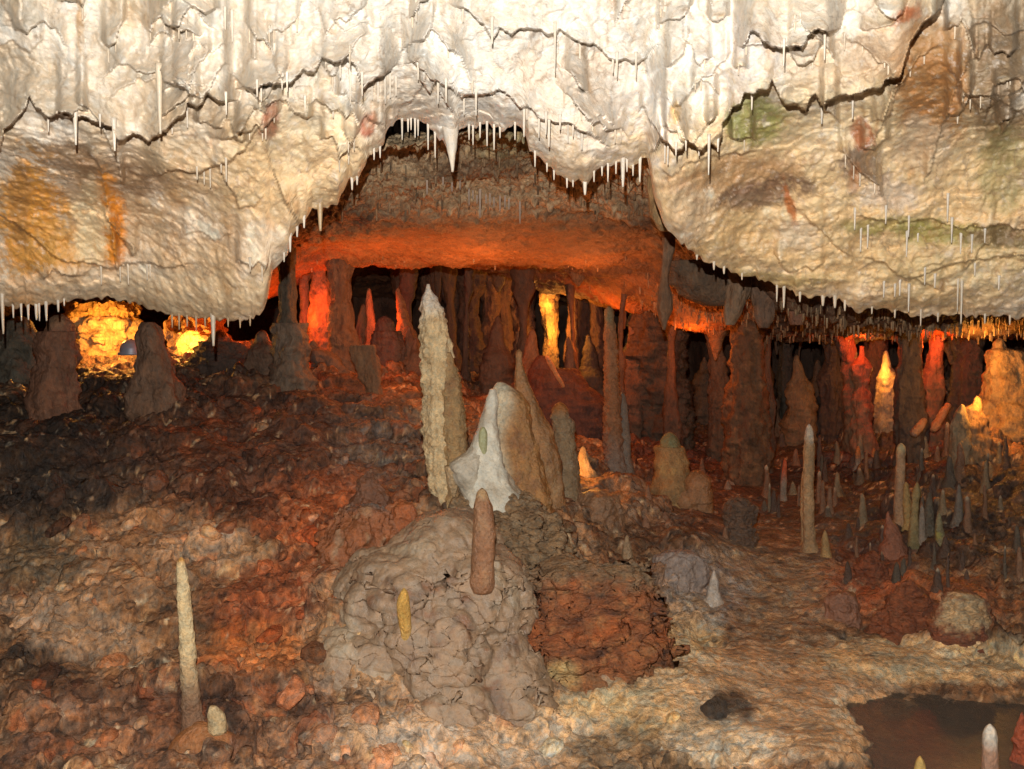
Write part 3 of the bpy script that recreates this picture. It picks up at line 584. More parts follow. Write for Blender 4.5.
# hanging tan lobe left of the right mass, and the draperies below
def pendant(pts, d, label, base, name='drapery', cat='drapery', spots=None, **k):
    SEED[0] += 5; P, t, th = px_body(pts, d, seed=SEED[0], seg=40, flute=.3, **k)
    o = closed(name, P, paint(P, t, base, spots=spots, seed=SEED[0]), M_FAR, P[0].mean(0)); tagp(o, label, cat)
pendant([(663,165,20),(662,180,26),(662,200,25),(662,215,22),(665,226,18),(667,231,13)], 5.9, 'small tan hanging lobe beside the rim of the right flowstone mass', TAN)
pendant([(668,225,14),(669,250,12),(666,268,9),(664,280,8),(665,295,14),(665,310,15),(664,322,7),(664,330,3)], 7.0, 'knotted brown drapery hanging over the orange slab', BR, spots=MUD)
pendant([(700,262,70),(705,285,66),(715,300,50),(725,306,36)], 7.2, 'dark brown hanging lump under the right rim', [.15, .10, .07])
pendant([(738,268,26),(738,290,24),(733,308,20),(730,325,10)], 7.0, 'grey brown fluted drapery under the right rim', [.26, .18, .13])
pendant([(762,275,24),(764,300,24),(764,318,20),(764,328,8)], 7.1, 'brown fluted drapery second from the right rim corner', [.19, .12, .09])
pendant([(795,290,24),(796,308,22),(797,325,12)], 7.0, 'reddish brown fluted drapery beneath the thin rim straws', [.26, .13, .09])

# ================================================================== MAIN STALAGMITES
d0 = hit(441, 503)
t = empty('twin_stalagmite', W(441, 503, d0)); tagp(t, 'tallest cream stalagmite with white tip and a shorter shaft fused to it', 'stalagmite')
A1 = ground_up([(428,284,3),(428,290,6),(429,298,15),(432,308,22),(435,330,27),(437,360,30),(438,400,30),(439,440,29),(441,480,27),(442,503,24)], d0)[0]
P, tt_, th = px_body(A1, d0, seed=2., seg=64, rough=.16, nsc=11, step=.10, nod=.34, flute=.45)
closed('shaft', P, paint(P, tt_, [.74, .61, .40], tip=[.78, .74, .70], spots=[.58, .42, .24], tipf=.13, seed=2), M_SPIKE, P[-1].mean(0), t)
A2 = ground_up([(449,352,4),(449,362,12),(451,380,19),(453,410,23),(455,440,23),(456,470,21),(455,500,16)], d0 - .02)[0]
P, tt_, th = px_body(A2, d0 - .04, seed=8., seg=48, rough=.18, nsc=12, step=.10, nod=.26, flute=.2)
closed('side_shaft', P, paint(P, tt_, [.42, .29, .15], spots=[.30, .17, .09], seed=8), M_SPIKE, P[-1].mean(0), t)
# white and brown flowstone group
d1 = hit(515, 508)
t = empty('flowstone_cone', W(515, 508, d1)); tagp(t, 'blunt brown cone with a glossy white stripe down its side', 'flowstone')
A = ground_up([(500,382,5),(501,385,14),(505,392,28),(508,405,38),(510,430,48),(513,460,56),(517,490,60),(520,508,64)], d1)[0]
P, tt_, th = px_body(A, d1, seed=14., seg=90, rough=.14, nsc=7, nod=.12, flute=.22, ky=.8)
c = paint(P, tt_, [.40, .22, .09], spots=[.27, .14, .07], seed=14); ppx_, ppy_ = PX(P)
wv = perlin(P * 5) * 5; wm = sstep(12, -8, ppx_ - np.interp(ppy_, [380, 440, 500], [512, 500, 508]) + wv)
c = mixc(c, [.66, .62, .50], wm); closed('cone', P, c, M_WET, P[-1].mean(0), t)
P, tt_, th = px_body(ground_up([(493,389,6),(492,400,12),(489,420,16),(485,440,26),(486,465,36),(492,485,48),(494,500,58)], d1 - .2)[0], d1 - .20, seed=3, seg=40, rough=.22, nsc=9, flute=.2)
closed('white_flow', P, paint(P, tt_, [.66, .61, .48], spots=[.5,.42,.3], seed=3), M_SMOOTH, P[-1].mean(0), t)
P, tt_, th = px_body([(483,427,3),(483,432,9),(483,445,9),(484,455,5)], d1 - .27, seed=5, seg=18, rough=.05)
closed('green_lobe', P, paint(P, tt_, [.42, .42, .22], seed=3), M_SMOOTH, P[-1].mean(0), t)
stalagmite([(519,349,7),(519,362,6),(520,375,12),(525,400,24),(532,425,36),(539,455,44),(541,490,46),(541,512,48)], 'slender brown spire with a knob tip behind the blunt white striped cone', base=[.34, .19, .09], spots=[.42, .27, .14], d=d1 + .22, mat=M_WET, seg=60, rough=.14, nsc=7, nod=.08, flute=.2, name='spire')
# pale bulb with hanging lobes
db = d1 - .22
t = empty('flowstone_bulb', W(468, 480, db)); tagp(t, 'smooth pale bulb with pointed hanging lobes wedged between the twin stalagmite and the cone', 'flowstone')
P, tt_, th = px_body([(482,434,5),(481,440,12),(478,450,20),(472,459,34),(468,468,41),(468,478,36),(470,488,24),(474,500,18),(478,512,16)], db, seed=21., seg=50, rough=.3, nsc=9, flute=.15)
closed('bulb', P, paint(P, tt_, [.56, .49, .37], foot=[.42, .32, .2], seed=21), M_SMOOTH, P[-1].mean(0), t)
for lx_, y0, y1, w_ in ((453,466,498,18),(460,470,488,12),(478,472,506,15),(468,472,484,12)):
    P, tt_, th = px_body([(lx_,y0,w_),(lx_,(y0+y1)/2,w_*.75),(lx_+1,y1,2)], db - .02, seed=lx_*1., seg=20, rough=.1, nsc=8)
    closed('lobe', P, paint(P, tt_, [.50, .38, .24], seed=1), M_WET, P[0].mean(0), t)
# stump and the tall thin one
stalagmite([(560,402,20),(563,420,22),(564,450,24),(567,475,26),(566,497,28)], 'stubby grey brown stump with rusty cap right of the brown cone', base=[.27, .2, .125], tip=[.40, .17, .05], spots=[.33, .27, .2], tipf=.1, step=.12, seg=36, rough=.2)
dt = hit(612, 468)
t = empty('stalagmite', W(614, 468, dt)); tagp(t, 'tall thin nodular reddish brown stalagmite standing alone right of the cone', 'stalagmite')
P, tt_, th = px_body(tiptop(ground_up([(609,306,9),(610,330,12),(611,360,14),(612,400,17),(613,440,19),(614,468,20)], dt)[0]), dt, seed=31., seg=44, rough=.3, nsc=14, nod=.3, step=.1)
closed('shaft', P, paint(P, tt_, [.30, .15, .075], tip=[.24, .2, .12], foot=[.26, .2, .17], seed=31), M_SPIKE, P[-1].mean(0), t)
P, tt_, th = px_body(tiptop(ground_up([(622,392,8),(624,420,11),(625,445,12),(624,466,14)], dt)[0]), dt + .05, seed=37., seg=24, rough=.2, nsc=12, nod=.15)
closed('side_shaft', P, paint(P, tt_, [.2, .17, .15], seed=37), M_SPIKE, P[-1].mean(0), t)
P, tt_, th = px_body([(492,486,14),(492,491,44),(493,500,74),(497,514,100),(502,530,118),(506,548,130),(506,590,140)], 5.8, lean=-.3, seed=77., seg=220, rings=140, rough=.2, nsc=7, ky=.6, big=.3, nod=.2)
nn_ = outward(P); P = P + nn_ * ((.5 - worley(P, 9, 4.)[0]) * .10 + (.5 - worley(P, 22, 4.)[0]) * .035 + fbm(P, 4, 4, .6, 8.) * .08)[..., None]
o = closed('flowstone_apron', P, paint(P, tt_, [.33, .235, .16], spots=[.22, .15, .10], seed=7), M_TUFA, P[-1].mean(0)); tagp(o, 'knobbly brown flowstone pedestal under the white flow and the brown cone', 'flowstone')
from mathutils.bvhtree import BVHTree
def on_obj(o, px, py):
    bv = BVHTree.FromPolygons([o.matrix_basis @ v.co for v in o.data.vertices], [p.vertices[:] for p in o.data.polygons]); c = Vector((0, 0, CAMZ)); dr = (Vector(W(px, py, 5.)) - c).normalized()
    h = bv.ray_cast(c, dr)[0]; return h.y if h is not None else hit(px, py)
def mud_mound():
    pts = [(446, 524, 10), (446, 530, 40), (444, 545, 82), (438, 570, 112), (432, 605, 140), (427, 650, 164), (423, 700, 184), (422, 745, 196)]
    d = 5.15; P, t, th = px_body(pts, d, lean=-.5, seed=61., seg=260, rings=230, rough=.10, nsc=3, ky=.7, pil=.05, big=.3)
    def pill(sc, of): return np.sqrt(np.clip(1 - (worley(P + (fbm(P, 6, 2) * .04)[..., None], sc, of)[0] / .82) ** 2, 0, 1))
    nn_ = outward(P); P = P + nn_ * (pill(3.3, 2.) * .14 + fbm(P, 2.2, 3, .5, 8.) * .10)[..., None]; nn_ = outward(P); P = P + nn_ * (pill(8.5, 5.) * .030 + pill(19, 7.) * .009 + fbm(P, 14, 4, .65) * .010 - .03)[..., None]
    n = fbm(P, 3, 4, .6, 3.); m = fbm(P, 12, 4, .65, 5.); c = np.zeros(P.shape) + np.array([.34, .235, .15])
    c = mixc(c, [.40, .31, .21], sstep(.05, .35, n + m * .3)); c = mixc(c, [.16, .10, .065], sstep(.1, .4, -n + m * .4) * .8); c = mixc(c, [.30, .13, .06], sstep(.25, .45, m - n * .3) * .5)
    o = closed('mud_mound', P, c, M_MUD, P[-1].mean(0)); tagp(o, 'large smooth tan flowstone mound of rounded drips carrying the yellow stub', 'mound'); return o
MM = mud_mound()
STAY[0] = True
stalagmite([(482,488,14),(483,505,19),(484,530,23),(483,560,24),(482,586,25)], 'short smooth reddish stalagmite in front of the pale bulb', base=[.31, .165, .095], spots=[.38, .23, .14], tip=[.38, .27, .16], mat=M_WET, seg=36, rough=.1, nsc=8, d=min(hit(482, 586), on_obj(MM, 482, 584)))
STAY[0] = False
STAY[0] = True
d_y = on_obj(MM, 406, 636) + .01
stalagmite([(404,588,10),(403,600,13),(404,615,14),(406,630,12),(406,640,9)], 'small bright yellow stub on the face of the smooth tan mound', base=[.62, .38, .10], spots=[.7, .5, .2], seg=28, rough=.15, nod=.1, nsc=16, d=d_y)
STAY[0] = False
dl = hit(194, 735)
t = empty('stalagmite', W(194, 735, dl)); tagp(t, 'leaning cream stalagmite standing alone on the brown rubble slope', 'stalagmite')
P, tt_, th = px_body(tiptop(ground_up([(181,557,9),(182,575,12),(184,600,14),(186,625,15),(188,655,16),(190,690,18),(193,720,22),(195,735,26)], dl)[0]), dl, seed=41., seg=40, rough=.18, nsc=18, nod=.24, step=.08)
closed('shaft', P, paint(P, tt_, [.74, .62, .40], tip=[.6, .33, .10], foot=[.24, .14, .09], footf=.48, tipf=.03, seed=41), M_SPIKE, P[-1].mean(0), t)
P, tt_, th = px_body([(213,706,6),(214,710,14),(216,716,18),(217,722,18),(217,732,20)], dl - .05, seed=44., seg=24, rough=.25, nsc=12)
closed('stub', P, paint(P, tt_, [.6, .48, .3], seed=4), M_SPIKE, P[-1].mean(0), t)
P, tt_, th = px_body([(200,722,10),(202,727,34),(203,735,58),(200,748,74),(200,770,84)], dl - .04, seed=46., seg=44, rough=.3, nsc=6, ky=.6, nod=.1)
closed('foot', P, paint(P, tt_, [.34, .15, .06], spots=[.2, .1, .07], seed=9), M_WET, P[-1].mean(0), t)

# right hand side
R_ = [
([(809,424,7),(809,436,9),(809,450,11),(808,490,11),(809,530,12),(810,550,13)], 'tall straight tan stalagmite with white tip beside the dark path', dict(base=[.42, .28, .16], tip=[.6, .55, .5], tipf=.12, seg=28)),
([(804,470,4),(804,485,6),(804,510,7),(805,545,8)], 'thin tan side shoot behind the tall straight stalagmite', dict(base=TAN)),
([(901,443,9),(901,460,9),(900,480,10),(899,505,11),(900,522,11)], 'blunt topped tan stalagmite, tallest of the cluster on the dark bank', dict(base=[.42, .28, .18], tip=[.55, .48, .3], seg=26)),
([(906,482,5),(907,505,8),(908,526,9)], 'yellowish low prong fused at the foot of the blunt topped stalagmite', dict(base=[.40, .28, .12])),
([(917,482,4),(917,490,8),(916,494,9),(915,500,7),(914,520,9),(914,540,10)], 'greenish knobbed stalagmite right of the blunt topped one', dict(base=[.3, .24, .12], foot=[.19, .17, .09])),
([(929,492,5),(929,510,8),(929,535,10)], 'dark grey stalagmite in the dark bank cluster', dict(base=[.13, .115, .09])),
([(939,512,4),(939,525,7),(940,542,9)], 'short stalagmite with a yellow green spot in the dark bank cluster', dict(base=[.22, .2, .12], spots=[.5, .5, .08])),
([(959,484,4),(959,500,7),(958,522,9)], 'grey slim stalagmite at the far side of the cluster', dict(base=[.17, .155, .14])),
([(922,505,4),(922,520,6),(922,540,7)], 'tiny grey stalagmite between the greenish and dark ones', dict(base=GREY)),
([(888,511,3),(888,518,6),(891,525,12),(893,535,17),(893,545,18)], 'reddish brown bottle shaped stalagmite in front of the cluster', dict(base=[.32, .14, .09], seg=26)),
([(825,530,4),(825,538,7),(826,556,9)], 'short yellowish stalagmite next to the tall straight one', dict(base=[.42, .28, .13])),
([(714,570,4),(714,580,9),(713,590,12),(713,600,15)], 'small grey white cone at the left edge of the path', dict(base=[.52, .48, .46], mat=M_WET, seg=24)),
([(627,535,5),(627,545,8),(627,558,10)], 'small pale knob on the crest behind the rusty block', dict(base=[.36, .26, .17])),
([(568,529,4),(568,534,6),(568,540,7)], 'tiny cream knob on the dark ledge right of the cone', dict(base=[.5, .38, .25])),
([(702,458,3),(702,466,5),(702,474,7)], 'tiny stalagmite on the far terrace near the greenish topped boulder', dict(base=BR)),
([(731,437,3),(731,450,4),(731,468,5)], 'thin grey stalagmite below the orange streaked column', dict(base=GREY)),
([(688,418,5),(686,430,6),(688,440,7)], 'orange brown bent stub on the far terrace', dict(base=RUST)),
([(672,402,3),(672,408,4),(672,418,5)], 'tiny stalagmite on the rim of the far terrace', dict(base=RUST)),
([(634,402,4),(634,408,6),(634,416,10)], 'small pointed stub at the end of the far terrace rim', dict(base=TAN)),
([(785,459,4),(784,480,6),(783,500,7)], 'slim stalagmite with rust red upper half left of the tall straight one', dict(base=GREY, tip=[.5, .12, .05], tipf=.35)),
([(770,440,4),(770,450,5),(770,458,6)], 'short brown stub in the dark middle ground', dict(base=BR)),
([(868,390,4),(868,410,6),(867,435,10)], 'thin brown spine below the fiery column', dict(base=BR)),
([(851,423,4),(851,432,5),(851,446,6)], 'little orange lit stub on the dark bank', dict(base=TAN)),
([(858,446,4),(858,455,6),(858,466,6)], 'little orange tipped stub above the dark bank, left of a pair', dict(base=GREY, tip=[.55, .2, .06], tipf=.4)),
([(874,448,4),(874,455,5),(874,466,6)], 'little orange tipped stub above the dark bank, right of a pair', dict(base=GREY, tip=[.55, .2, .06], tipf=.4)),
([(990,724,13),(990,735,15),(990,750,15),(990,790,17)], 'round topped pinkish stalagmite with white cap at the pool edge', dict(base=[.42, .25, .18], tip=[.68, .64, .6], tipf=.22, mat=M_WET, seg=32, rough=.05)),
([(920,756,9),(920,765,11),(920,790,13)], 'yellow rounded stub tip rising at the pool margin', dict(base=[.55, .38, .13], mat=M_WET, seg=24, rough=.05)),
]
for pts, lab, kw in R_: stalagmite(pts, lab, **kw)
# small ones in the dark right bank
k = 0
for i in range(200):
    px = random.uniform(745, 1022); py = random.uniform(445, 590)
    if py > 520 and px < 840 or (abs(px - 900) < 20 and py < 545) or abs(px - 809) < 9: continue
    h_ = random.uniform(9, 34); w_ = random.uniform(3, 8); b = random.choice([BR, DK, DK, [.12, .10, .08], [.2, .16, .11], [.24, .14, .09], [.26, .2, .13]])
    stalagmite([(px, py - h_, w_ * .6), (px + random.uniform(-1, 1), py - h_ * .5, w_ * .9), (px, py, w_ * 1.15)], 'small dark stalagmite in the thicket on the dark bank', 'small stalagmites on the dark bank', base=b, tip=[.42, .36, .28] if random.random() < .35 else None, seg=14, rough=.25)
    k += 1
    if k >= 90: break
k = 0
for i in range(30):
    px = random.uniform(640, 760); py = random.uniform(480, 545)
    h_ = random.uniform(6, 13); w_ = random.uniform(4, 7)
    stalagmite([(px, py - h_, w_ * .7), (px, py, w_ * 1.3)], 'low brown knob on the ground left of the path', 'low knobs by the path', base=random.choice([BR, MUD, [.26, .14, .09]]), seg=12, rough=.25)
    k += 1
    if k >= 14: break
# greenish topped boulder
dg = hit(680, 508)
t = empty('stalagmite', W(672, 505, dg)); tagp(t, 'squat greenish topped stalagmite on orange brown lumps', 'stalagmite')
P, tt_, th = px_body(tiptop(ground_up([(670,432,20),(669,445,28),(671,460,33),(672,480,38),(673,505,44)], dg)[0]), dg, seed=51., seg=44, rough=.2, nsc=7, nod=.12, flute=.12)
closed('shaft', P, paint(P, tt_, [.36, .22, .10], tip=[.22, .22, .12], tipf=.2, spots=[.45, .3, .13], seed=51), M_SPIKE, P[-1].mean(0), t)
for bx_, by_, bw in ((697,480,30),(703,492,22),(686,496,26),(660,505,22)):
    P, tt_, th = px_body([(bx_,by_-10,4),(bx_,by_-8,bw*.5),(bx_,by_-2,bw*.85),(bx_,by_+6,bw),(bx_,by_+22,bw)], dg - .1, seed=bx_*1., seg=30, rough=.25, nsc=8)
    closed('lump', P, paint(P, tt_, [.34, .18, .09], seed=bx_), M_WET, P[-1].mean(0), t)

# ================================================================== COLUMNS AND BACK FORMATIONS (reach from ground to roof)
def column(pts, d, label, base, spots=None, name='column', cat='column', flute=.25, **k):
    SEED[0] += 7.1; x0 = pts[0][0]; P3 = W(x0, pts[0][1], d)
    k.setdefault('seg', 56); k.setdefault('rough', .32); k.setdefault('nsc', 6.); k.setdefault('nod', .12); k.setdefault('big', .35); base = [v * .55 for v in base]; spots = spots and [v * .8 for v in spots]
    top = ceil2_z(P3[0], P3[1]); up = max(0., (top - P3[2])) * F / d
    pts = [(x0, pts[0][1] - up - 12, pts[0][2] * 1.25)] + list(pts); x, y, w = pts[-1]; b = W(x, y, d); z = floor_z(b[0], b[1])
    if b[2] > z - .05: pts.append((x, y + (b[2] - z + .12) * F / d, w * 1.1))
    P, t, th = px_body(pts, d, seed=SEED[0], flute=flute, **k)
    o = closed(name, P, paint(P, t, base, spots=spots, seed=SEED[0]), M_FAR, P[-1].mean(0)); tagp(o, label, cat, None, 'thing'); return o
def stump(pts, label, base, d=None, **k):
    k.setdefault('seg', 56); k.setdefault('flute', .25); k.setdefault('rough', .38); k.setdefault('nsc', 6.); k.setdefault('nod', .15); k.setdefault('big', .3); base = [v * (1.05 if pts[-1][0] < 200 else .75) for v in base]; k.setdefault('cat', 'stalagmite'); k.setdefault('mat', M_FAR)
    return stalagmite(pts, label, base=base, d=d, **k)
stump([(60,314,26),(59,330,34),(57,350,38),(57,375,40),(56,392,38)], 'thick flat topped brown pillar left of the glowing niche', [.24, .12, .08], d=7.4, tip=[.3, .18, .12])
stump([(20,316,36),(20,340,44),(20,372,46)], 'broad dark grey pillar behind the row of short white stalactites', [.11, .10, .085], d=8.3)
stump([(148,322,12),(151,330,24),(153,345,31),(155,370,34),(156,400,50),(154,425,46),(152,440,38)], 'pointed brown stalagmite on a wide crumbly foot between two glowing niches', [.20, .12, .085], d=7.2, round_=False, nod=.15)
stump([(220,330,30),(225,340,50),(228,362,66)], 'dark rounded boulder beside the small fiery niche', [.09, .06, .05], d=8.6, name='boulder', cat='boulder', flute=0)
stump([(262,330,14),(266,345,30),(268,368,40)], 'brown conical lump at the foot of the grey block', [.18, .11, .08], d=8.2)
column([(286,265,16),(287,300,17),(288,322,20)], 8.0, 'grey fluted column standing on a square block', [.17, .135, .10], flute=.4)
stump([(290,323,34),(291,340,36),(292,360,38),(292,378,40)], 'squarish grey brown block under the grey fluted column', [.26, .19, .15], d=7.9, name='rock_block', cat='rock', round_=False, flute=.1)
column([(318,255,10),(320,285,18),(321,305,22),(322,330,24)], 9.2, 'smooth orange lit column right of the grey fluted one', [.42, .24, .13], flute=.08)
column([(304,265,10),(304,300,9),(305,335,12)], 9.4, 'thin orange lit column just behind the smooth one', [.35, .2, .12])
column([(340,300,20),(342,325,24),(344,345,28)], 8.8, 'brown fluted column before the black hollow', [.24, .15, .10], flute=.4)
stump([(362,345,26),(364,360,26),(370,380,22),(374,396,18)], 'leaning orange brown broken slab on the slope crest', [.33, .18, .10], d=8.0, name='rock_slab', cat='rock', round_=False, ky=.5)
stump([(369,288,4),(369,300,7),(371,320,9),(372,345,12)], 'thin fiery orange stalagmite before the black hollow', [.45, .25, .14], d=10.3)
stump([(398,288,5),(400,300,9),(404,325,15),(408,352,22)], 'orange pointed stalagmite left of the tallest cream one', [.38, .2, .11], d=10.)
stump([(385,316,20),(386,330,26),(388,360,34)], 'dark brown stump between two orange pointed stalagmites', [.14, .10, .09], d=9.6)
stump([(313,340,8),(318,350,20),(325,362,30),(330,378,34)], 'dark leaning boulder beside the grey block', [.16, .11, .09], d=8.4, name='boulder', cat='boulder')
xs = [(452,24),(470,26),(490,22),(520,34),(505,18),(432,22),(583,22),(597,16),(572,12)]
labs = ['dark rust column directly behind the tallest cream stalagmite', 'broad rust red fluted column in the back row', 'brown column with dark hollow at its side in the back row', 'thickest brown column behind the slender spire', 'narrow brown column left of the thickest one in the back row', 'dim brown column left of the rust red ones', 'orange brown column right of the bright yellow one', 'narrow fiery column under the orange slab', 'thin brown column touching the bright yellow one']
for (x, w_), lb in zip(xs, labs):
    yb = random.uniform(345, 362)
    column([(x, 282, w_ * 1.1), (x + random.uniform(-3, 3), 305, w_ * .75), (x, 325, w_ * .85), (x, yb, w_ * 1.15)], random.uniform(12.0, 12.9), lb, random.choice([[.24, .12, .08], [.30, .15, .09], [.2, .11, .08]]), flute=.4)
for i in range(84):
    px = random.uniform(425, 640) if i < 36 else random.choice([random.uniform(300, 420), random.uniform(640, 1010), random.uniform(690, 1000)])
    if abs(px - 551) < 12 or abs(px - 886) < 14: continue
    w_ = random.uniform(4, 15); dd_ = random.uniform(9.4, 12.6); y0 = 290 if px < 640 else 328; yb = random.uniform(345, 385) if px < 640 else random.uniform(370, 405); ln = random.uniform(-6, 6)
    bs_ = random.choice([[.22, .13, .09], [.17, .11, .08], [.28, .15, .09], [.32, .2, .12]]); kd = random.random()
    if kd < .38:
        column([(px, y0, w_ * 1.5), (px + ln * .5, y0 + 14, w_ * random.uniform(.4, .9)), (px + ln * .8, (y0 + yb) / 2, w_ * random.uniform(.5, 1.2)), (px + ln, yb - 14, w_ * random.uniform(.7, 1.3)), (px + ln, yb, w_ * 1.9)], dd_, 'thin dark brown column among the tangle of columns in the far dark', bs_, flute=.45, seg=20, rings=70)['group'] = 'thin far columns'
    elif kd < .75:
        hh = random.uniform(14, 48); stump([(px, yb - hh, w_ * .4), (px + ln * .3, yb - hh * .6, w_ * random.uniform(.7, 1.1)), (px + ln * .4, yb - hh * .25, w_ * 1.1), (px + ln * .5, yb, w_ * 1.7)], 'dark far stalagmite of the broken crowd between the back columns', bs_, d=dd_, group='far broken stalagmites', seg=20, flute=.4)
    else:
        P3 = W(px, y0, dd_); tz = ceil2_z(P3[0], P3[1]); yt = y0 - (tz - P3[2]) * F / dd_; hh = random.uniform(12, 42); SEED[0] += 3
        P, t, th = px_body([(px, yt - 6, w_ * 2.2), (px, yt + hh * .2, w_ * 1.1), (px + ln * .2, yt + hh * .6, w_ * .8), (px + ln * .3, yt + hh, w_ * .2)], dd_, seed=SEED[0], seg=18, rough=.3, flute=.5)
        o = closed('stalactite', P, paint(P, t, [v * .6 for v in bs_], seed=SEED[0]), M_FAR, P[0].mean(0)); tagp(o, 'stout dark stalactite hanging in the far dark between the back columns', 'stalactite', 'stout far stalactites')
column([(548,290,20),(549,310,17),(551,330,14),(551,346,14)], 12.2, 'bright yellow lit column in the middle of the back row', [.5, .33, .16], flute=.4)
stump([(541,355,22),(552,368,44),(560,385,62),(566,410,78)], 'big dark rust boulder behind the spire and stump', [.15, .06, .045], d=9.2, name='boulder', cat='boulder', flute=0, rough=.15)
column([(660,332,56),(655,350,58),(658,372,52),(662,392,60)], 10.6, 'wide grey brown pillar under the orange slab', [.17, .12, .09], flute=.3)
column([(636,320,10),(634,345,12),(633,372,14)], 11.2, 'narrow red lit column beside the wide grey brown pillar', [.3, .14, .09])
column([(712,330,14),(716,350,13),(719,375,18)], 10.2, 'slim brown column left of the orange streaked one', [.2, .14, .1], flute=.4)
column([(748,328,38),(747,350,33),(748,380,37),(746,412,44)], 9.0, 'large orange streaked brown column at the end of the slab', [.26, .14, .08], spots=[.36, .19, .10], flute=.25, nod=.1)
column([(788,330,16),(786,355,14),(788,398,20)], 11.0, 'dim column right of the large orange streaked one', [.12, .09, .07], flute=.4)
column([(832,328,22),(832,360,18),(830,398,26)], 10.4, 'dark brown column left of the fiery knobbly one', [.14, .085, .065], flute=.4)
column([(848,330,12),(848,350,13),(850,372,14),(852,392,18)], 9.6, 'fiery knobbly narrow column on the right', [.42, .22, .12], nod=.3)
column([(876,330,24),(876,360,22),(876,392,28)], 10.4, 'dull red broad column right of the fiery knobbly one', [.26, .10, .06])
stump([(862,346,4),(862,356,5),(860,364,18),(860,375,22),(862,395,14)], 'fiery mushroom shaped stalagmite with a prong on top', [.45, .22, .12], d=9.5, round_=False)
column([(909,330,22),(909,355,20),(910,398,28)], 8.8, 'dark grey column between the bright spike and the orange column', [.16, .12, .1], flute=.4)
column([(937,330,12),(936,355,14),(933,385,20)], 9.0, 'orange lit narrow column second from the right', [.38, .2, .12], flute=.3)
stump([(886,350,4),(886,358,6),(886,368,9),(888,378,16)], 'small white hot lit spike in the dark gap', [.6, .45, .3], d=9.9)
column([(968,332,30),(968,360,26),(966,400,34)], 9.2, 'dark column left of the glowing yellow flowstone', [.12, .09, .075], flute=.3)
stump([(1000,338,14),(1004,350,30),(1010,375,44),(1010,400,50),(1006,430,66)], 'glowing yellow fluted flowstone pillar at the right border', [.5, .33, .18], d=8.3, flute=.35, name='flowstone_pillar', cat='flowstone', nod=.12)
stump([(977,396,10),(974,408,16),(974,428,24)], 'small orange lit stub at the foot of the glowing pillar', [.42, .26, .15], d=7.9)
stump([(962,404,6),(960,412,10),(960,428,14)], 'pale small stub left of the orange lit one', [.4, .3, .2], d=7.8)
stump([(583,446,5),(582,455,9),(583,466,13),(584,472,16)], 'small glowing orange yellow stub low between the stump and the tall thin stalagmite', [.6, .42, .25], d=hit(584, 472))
# fallen pieces
def log(p0, p1, w, label, base, d0=None, rise=.04):
    SEED[0] += 2; d0 = d0 or hit(*p0); a = W(*p0, d0); b = W(*p1, d0 + .1); a[2] += rise; b[2] += rise; r = w / 2 * d0 / F
    n = (b - a) / np.linalg.norm(b - a); u = np.cross(n, [0, 1, 0.001]); u /= np.linalg.norm(u); v = np.cross(n, u)
    s = np.linspace(0, 1, 40); th = np.linspace(0, 2 * math.pi, 24, endpoint=False)
    rr = r * np.interp(s, [0, .03, .2, .8, .97, 1], [.2, .8, 1, .85, .7, .15])
    P = a + (b - a) * s[:, None, None] + (u[None, None] * np.cos(th)[None, :, None] + v[None, None] * np.sin(th)[None, :, None]) * rr[:, None, None]
    P = P + (P - (a + (b - a) * s[:, None, None])) * (fbm(P, 12, 3, .6, SEED[0]) * .35)[..., None]
    o = closed('fallen_stalagmite', P, paint(P, s, base, seed=SEED[0]), M_SPIKE, (a + b) / 2); tagp(o, label, 'fallen stalagmite')
log((932,436), (949,408), 9, 'fallen orange lit stalagmite propped on the dark bank', [.42, .22, .12], 8.6)
log((913,440), (925,424), 9, 'short broken stalagmite piece with grey end on the dark bank', [.30, .2, .15], 8.4)
log((412,486), (441,509), 9, 'fallen flat brown shard at the foot of the twin stalagmite', [.36, .2, .11])
log((546,360), (564,392), 5, 'thin orange lit broken spike lying over the dark rust boulder', [.5, .25, .12], 8.7)
log((635,416), (668,418), 8, 'fallen brown stalagmite lying along the far terrace', [.28, .13, .08])

# ================================================================== MOUNDS AND BLOCKS
def mound(cx, y0, y1, w, d, label, base, spots, mat, name, cat, ky=.8, seedv=1., top=.55, nsc=4.5, rough=.2, colf=None, prof=None, **k):
    pr = prof or [(0, .06), (.02, .35), (.06, top), (.14, .8), (.35, .95), (.7, 1.0), (1, .96)]
    pts = [(cx, y0 + (y1 - y0) * a, w * b) for a, b in pr] + [(cx, y1 + 30, w * .95)]
    if d is None: d = hit(cx, y1 - 3); d += w / 2 * d / F * ky * .85
    P, t, th = px_body(pts, d, seed=seedv, big=.5, seg=170, rings=150, rough=rough, nsc=nsc, ky=ky, **k)
    rr_ = w / 2 * d / F; a1, a2 = worley(P * [1, 1, 1.3] + (fbm(P, 2 / rr_, 2) * .1 * rr_)[..., None], 1.6 / rr_, seedv)
    P = P + outward(P) * (rr_ * (.22 * fbm(P, .9 / rr_, 4, .6, seedv + 2.) + .10 * np.clip(a2 - a1, 0, .5) * (3 if mat == M_TUFA or mat == M_FAR else 1) - .08))[..., None]
    c = paint(P, t, base, spots=spots, seed=seedv)
    if colf: c = colf(P, c)
    o = closed(name, P, c, mat, P[-1].mean(0)); tagp(o, label, cat); return o
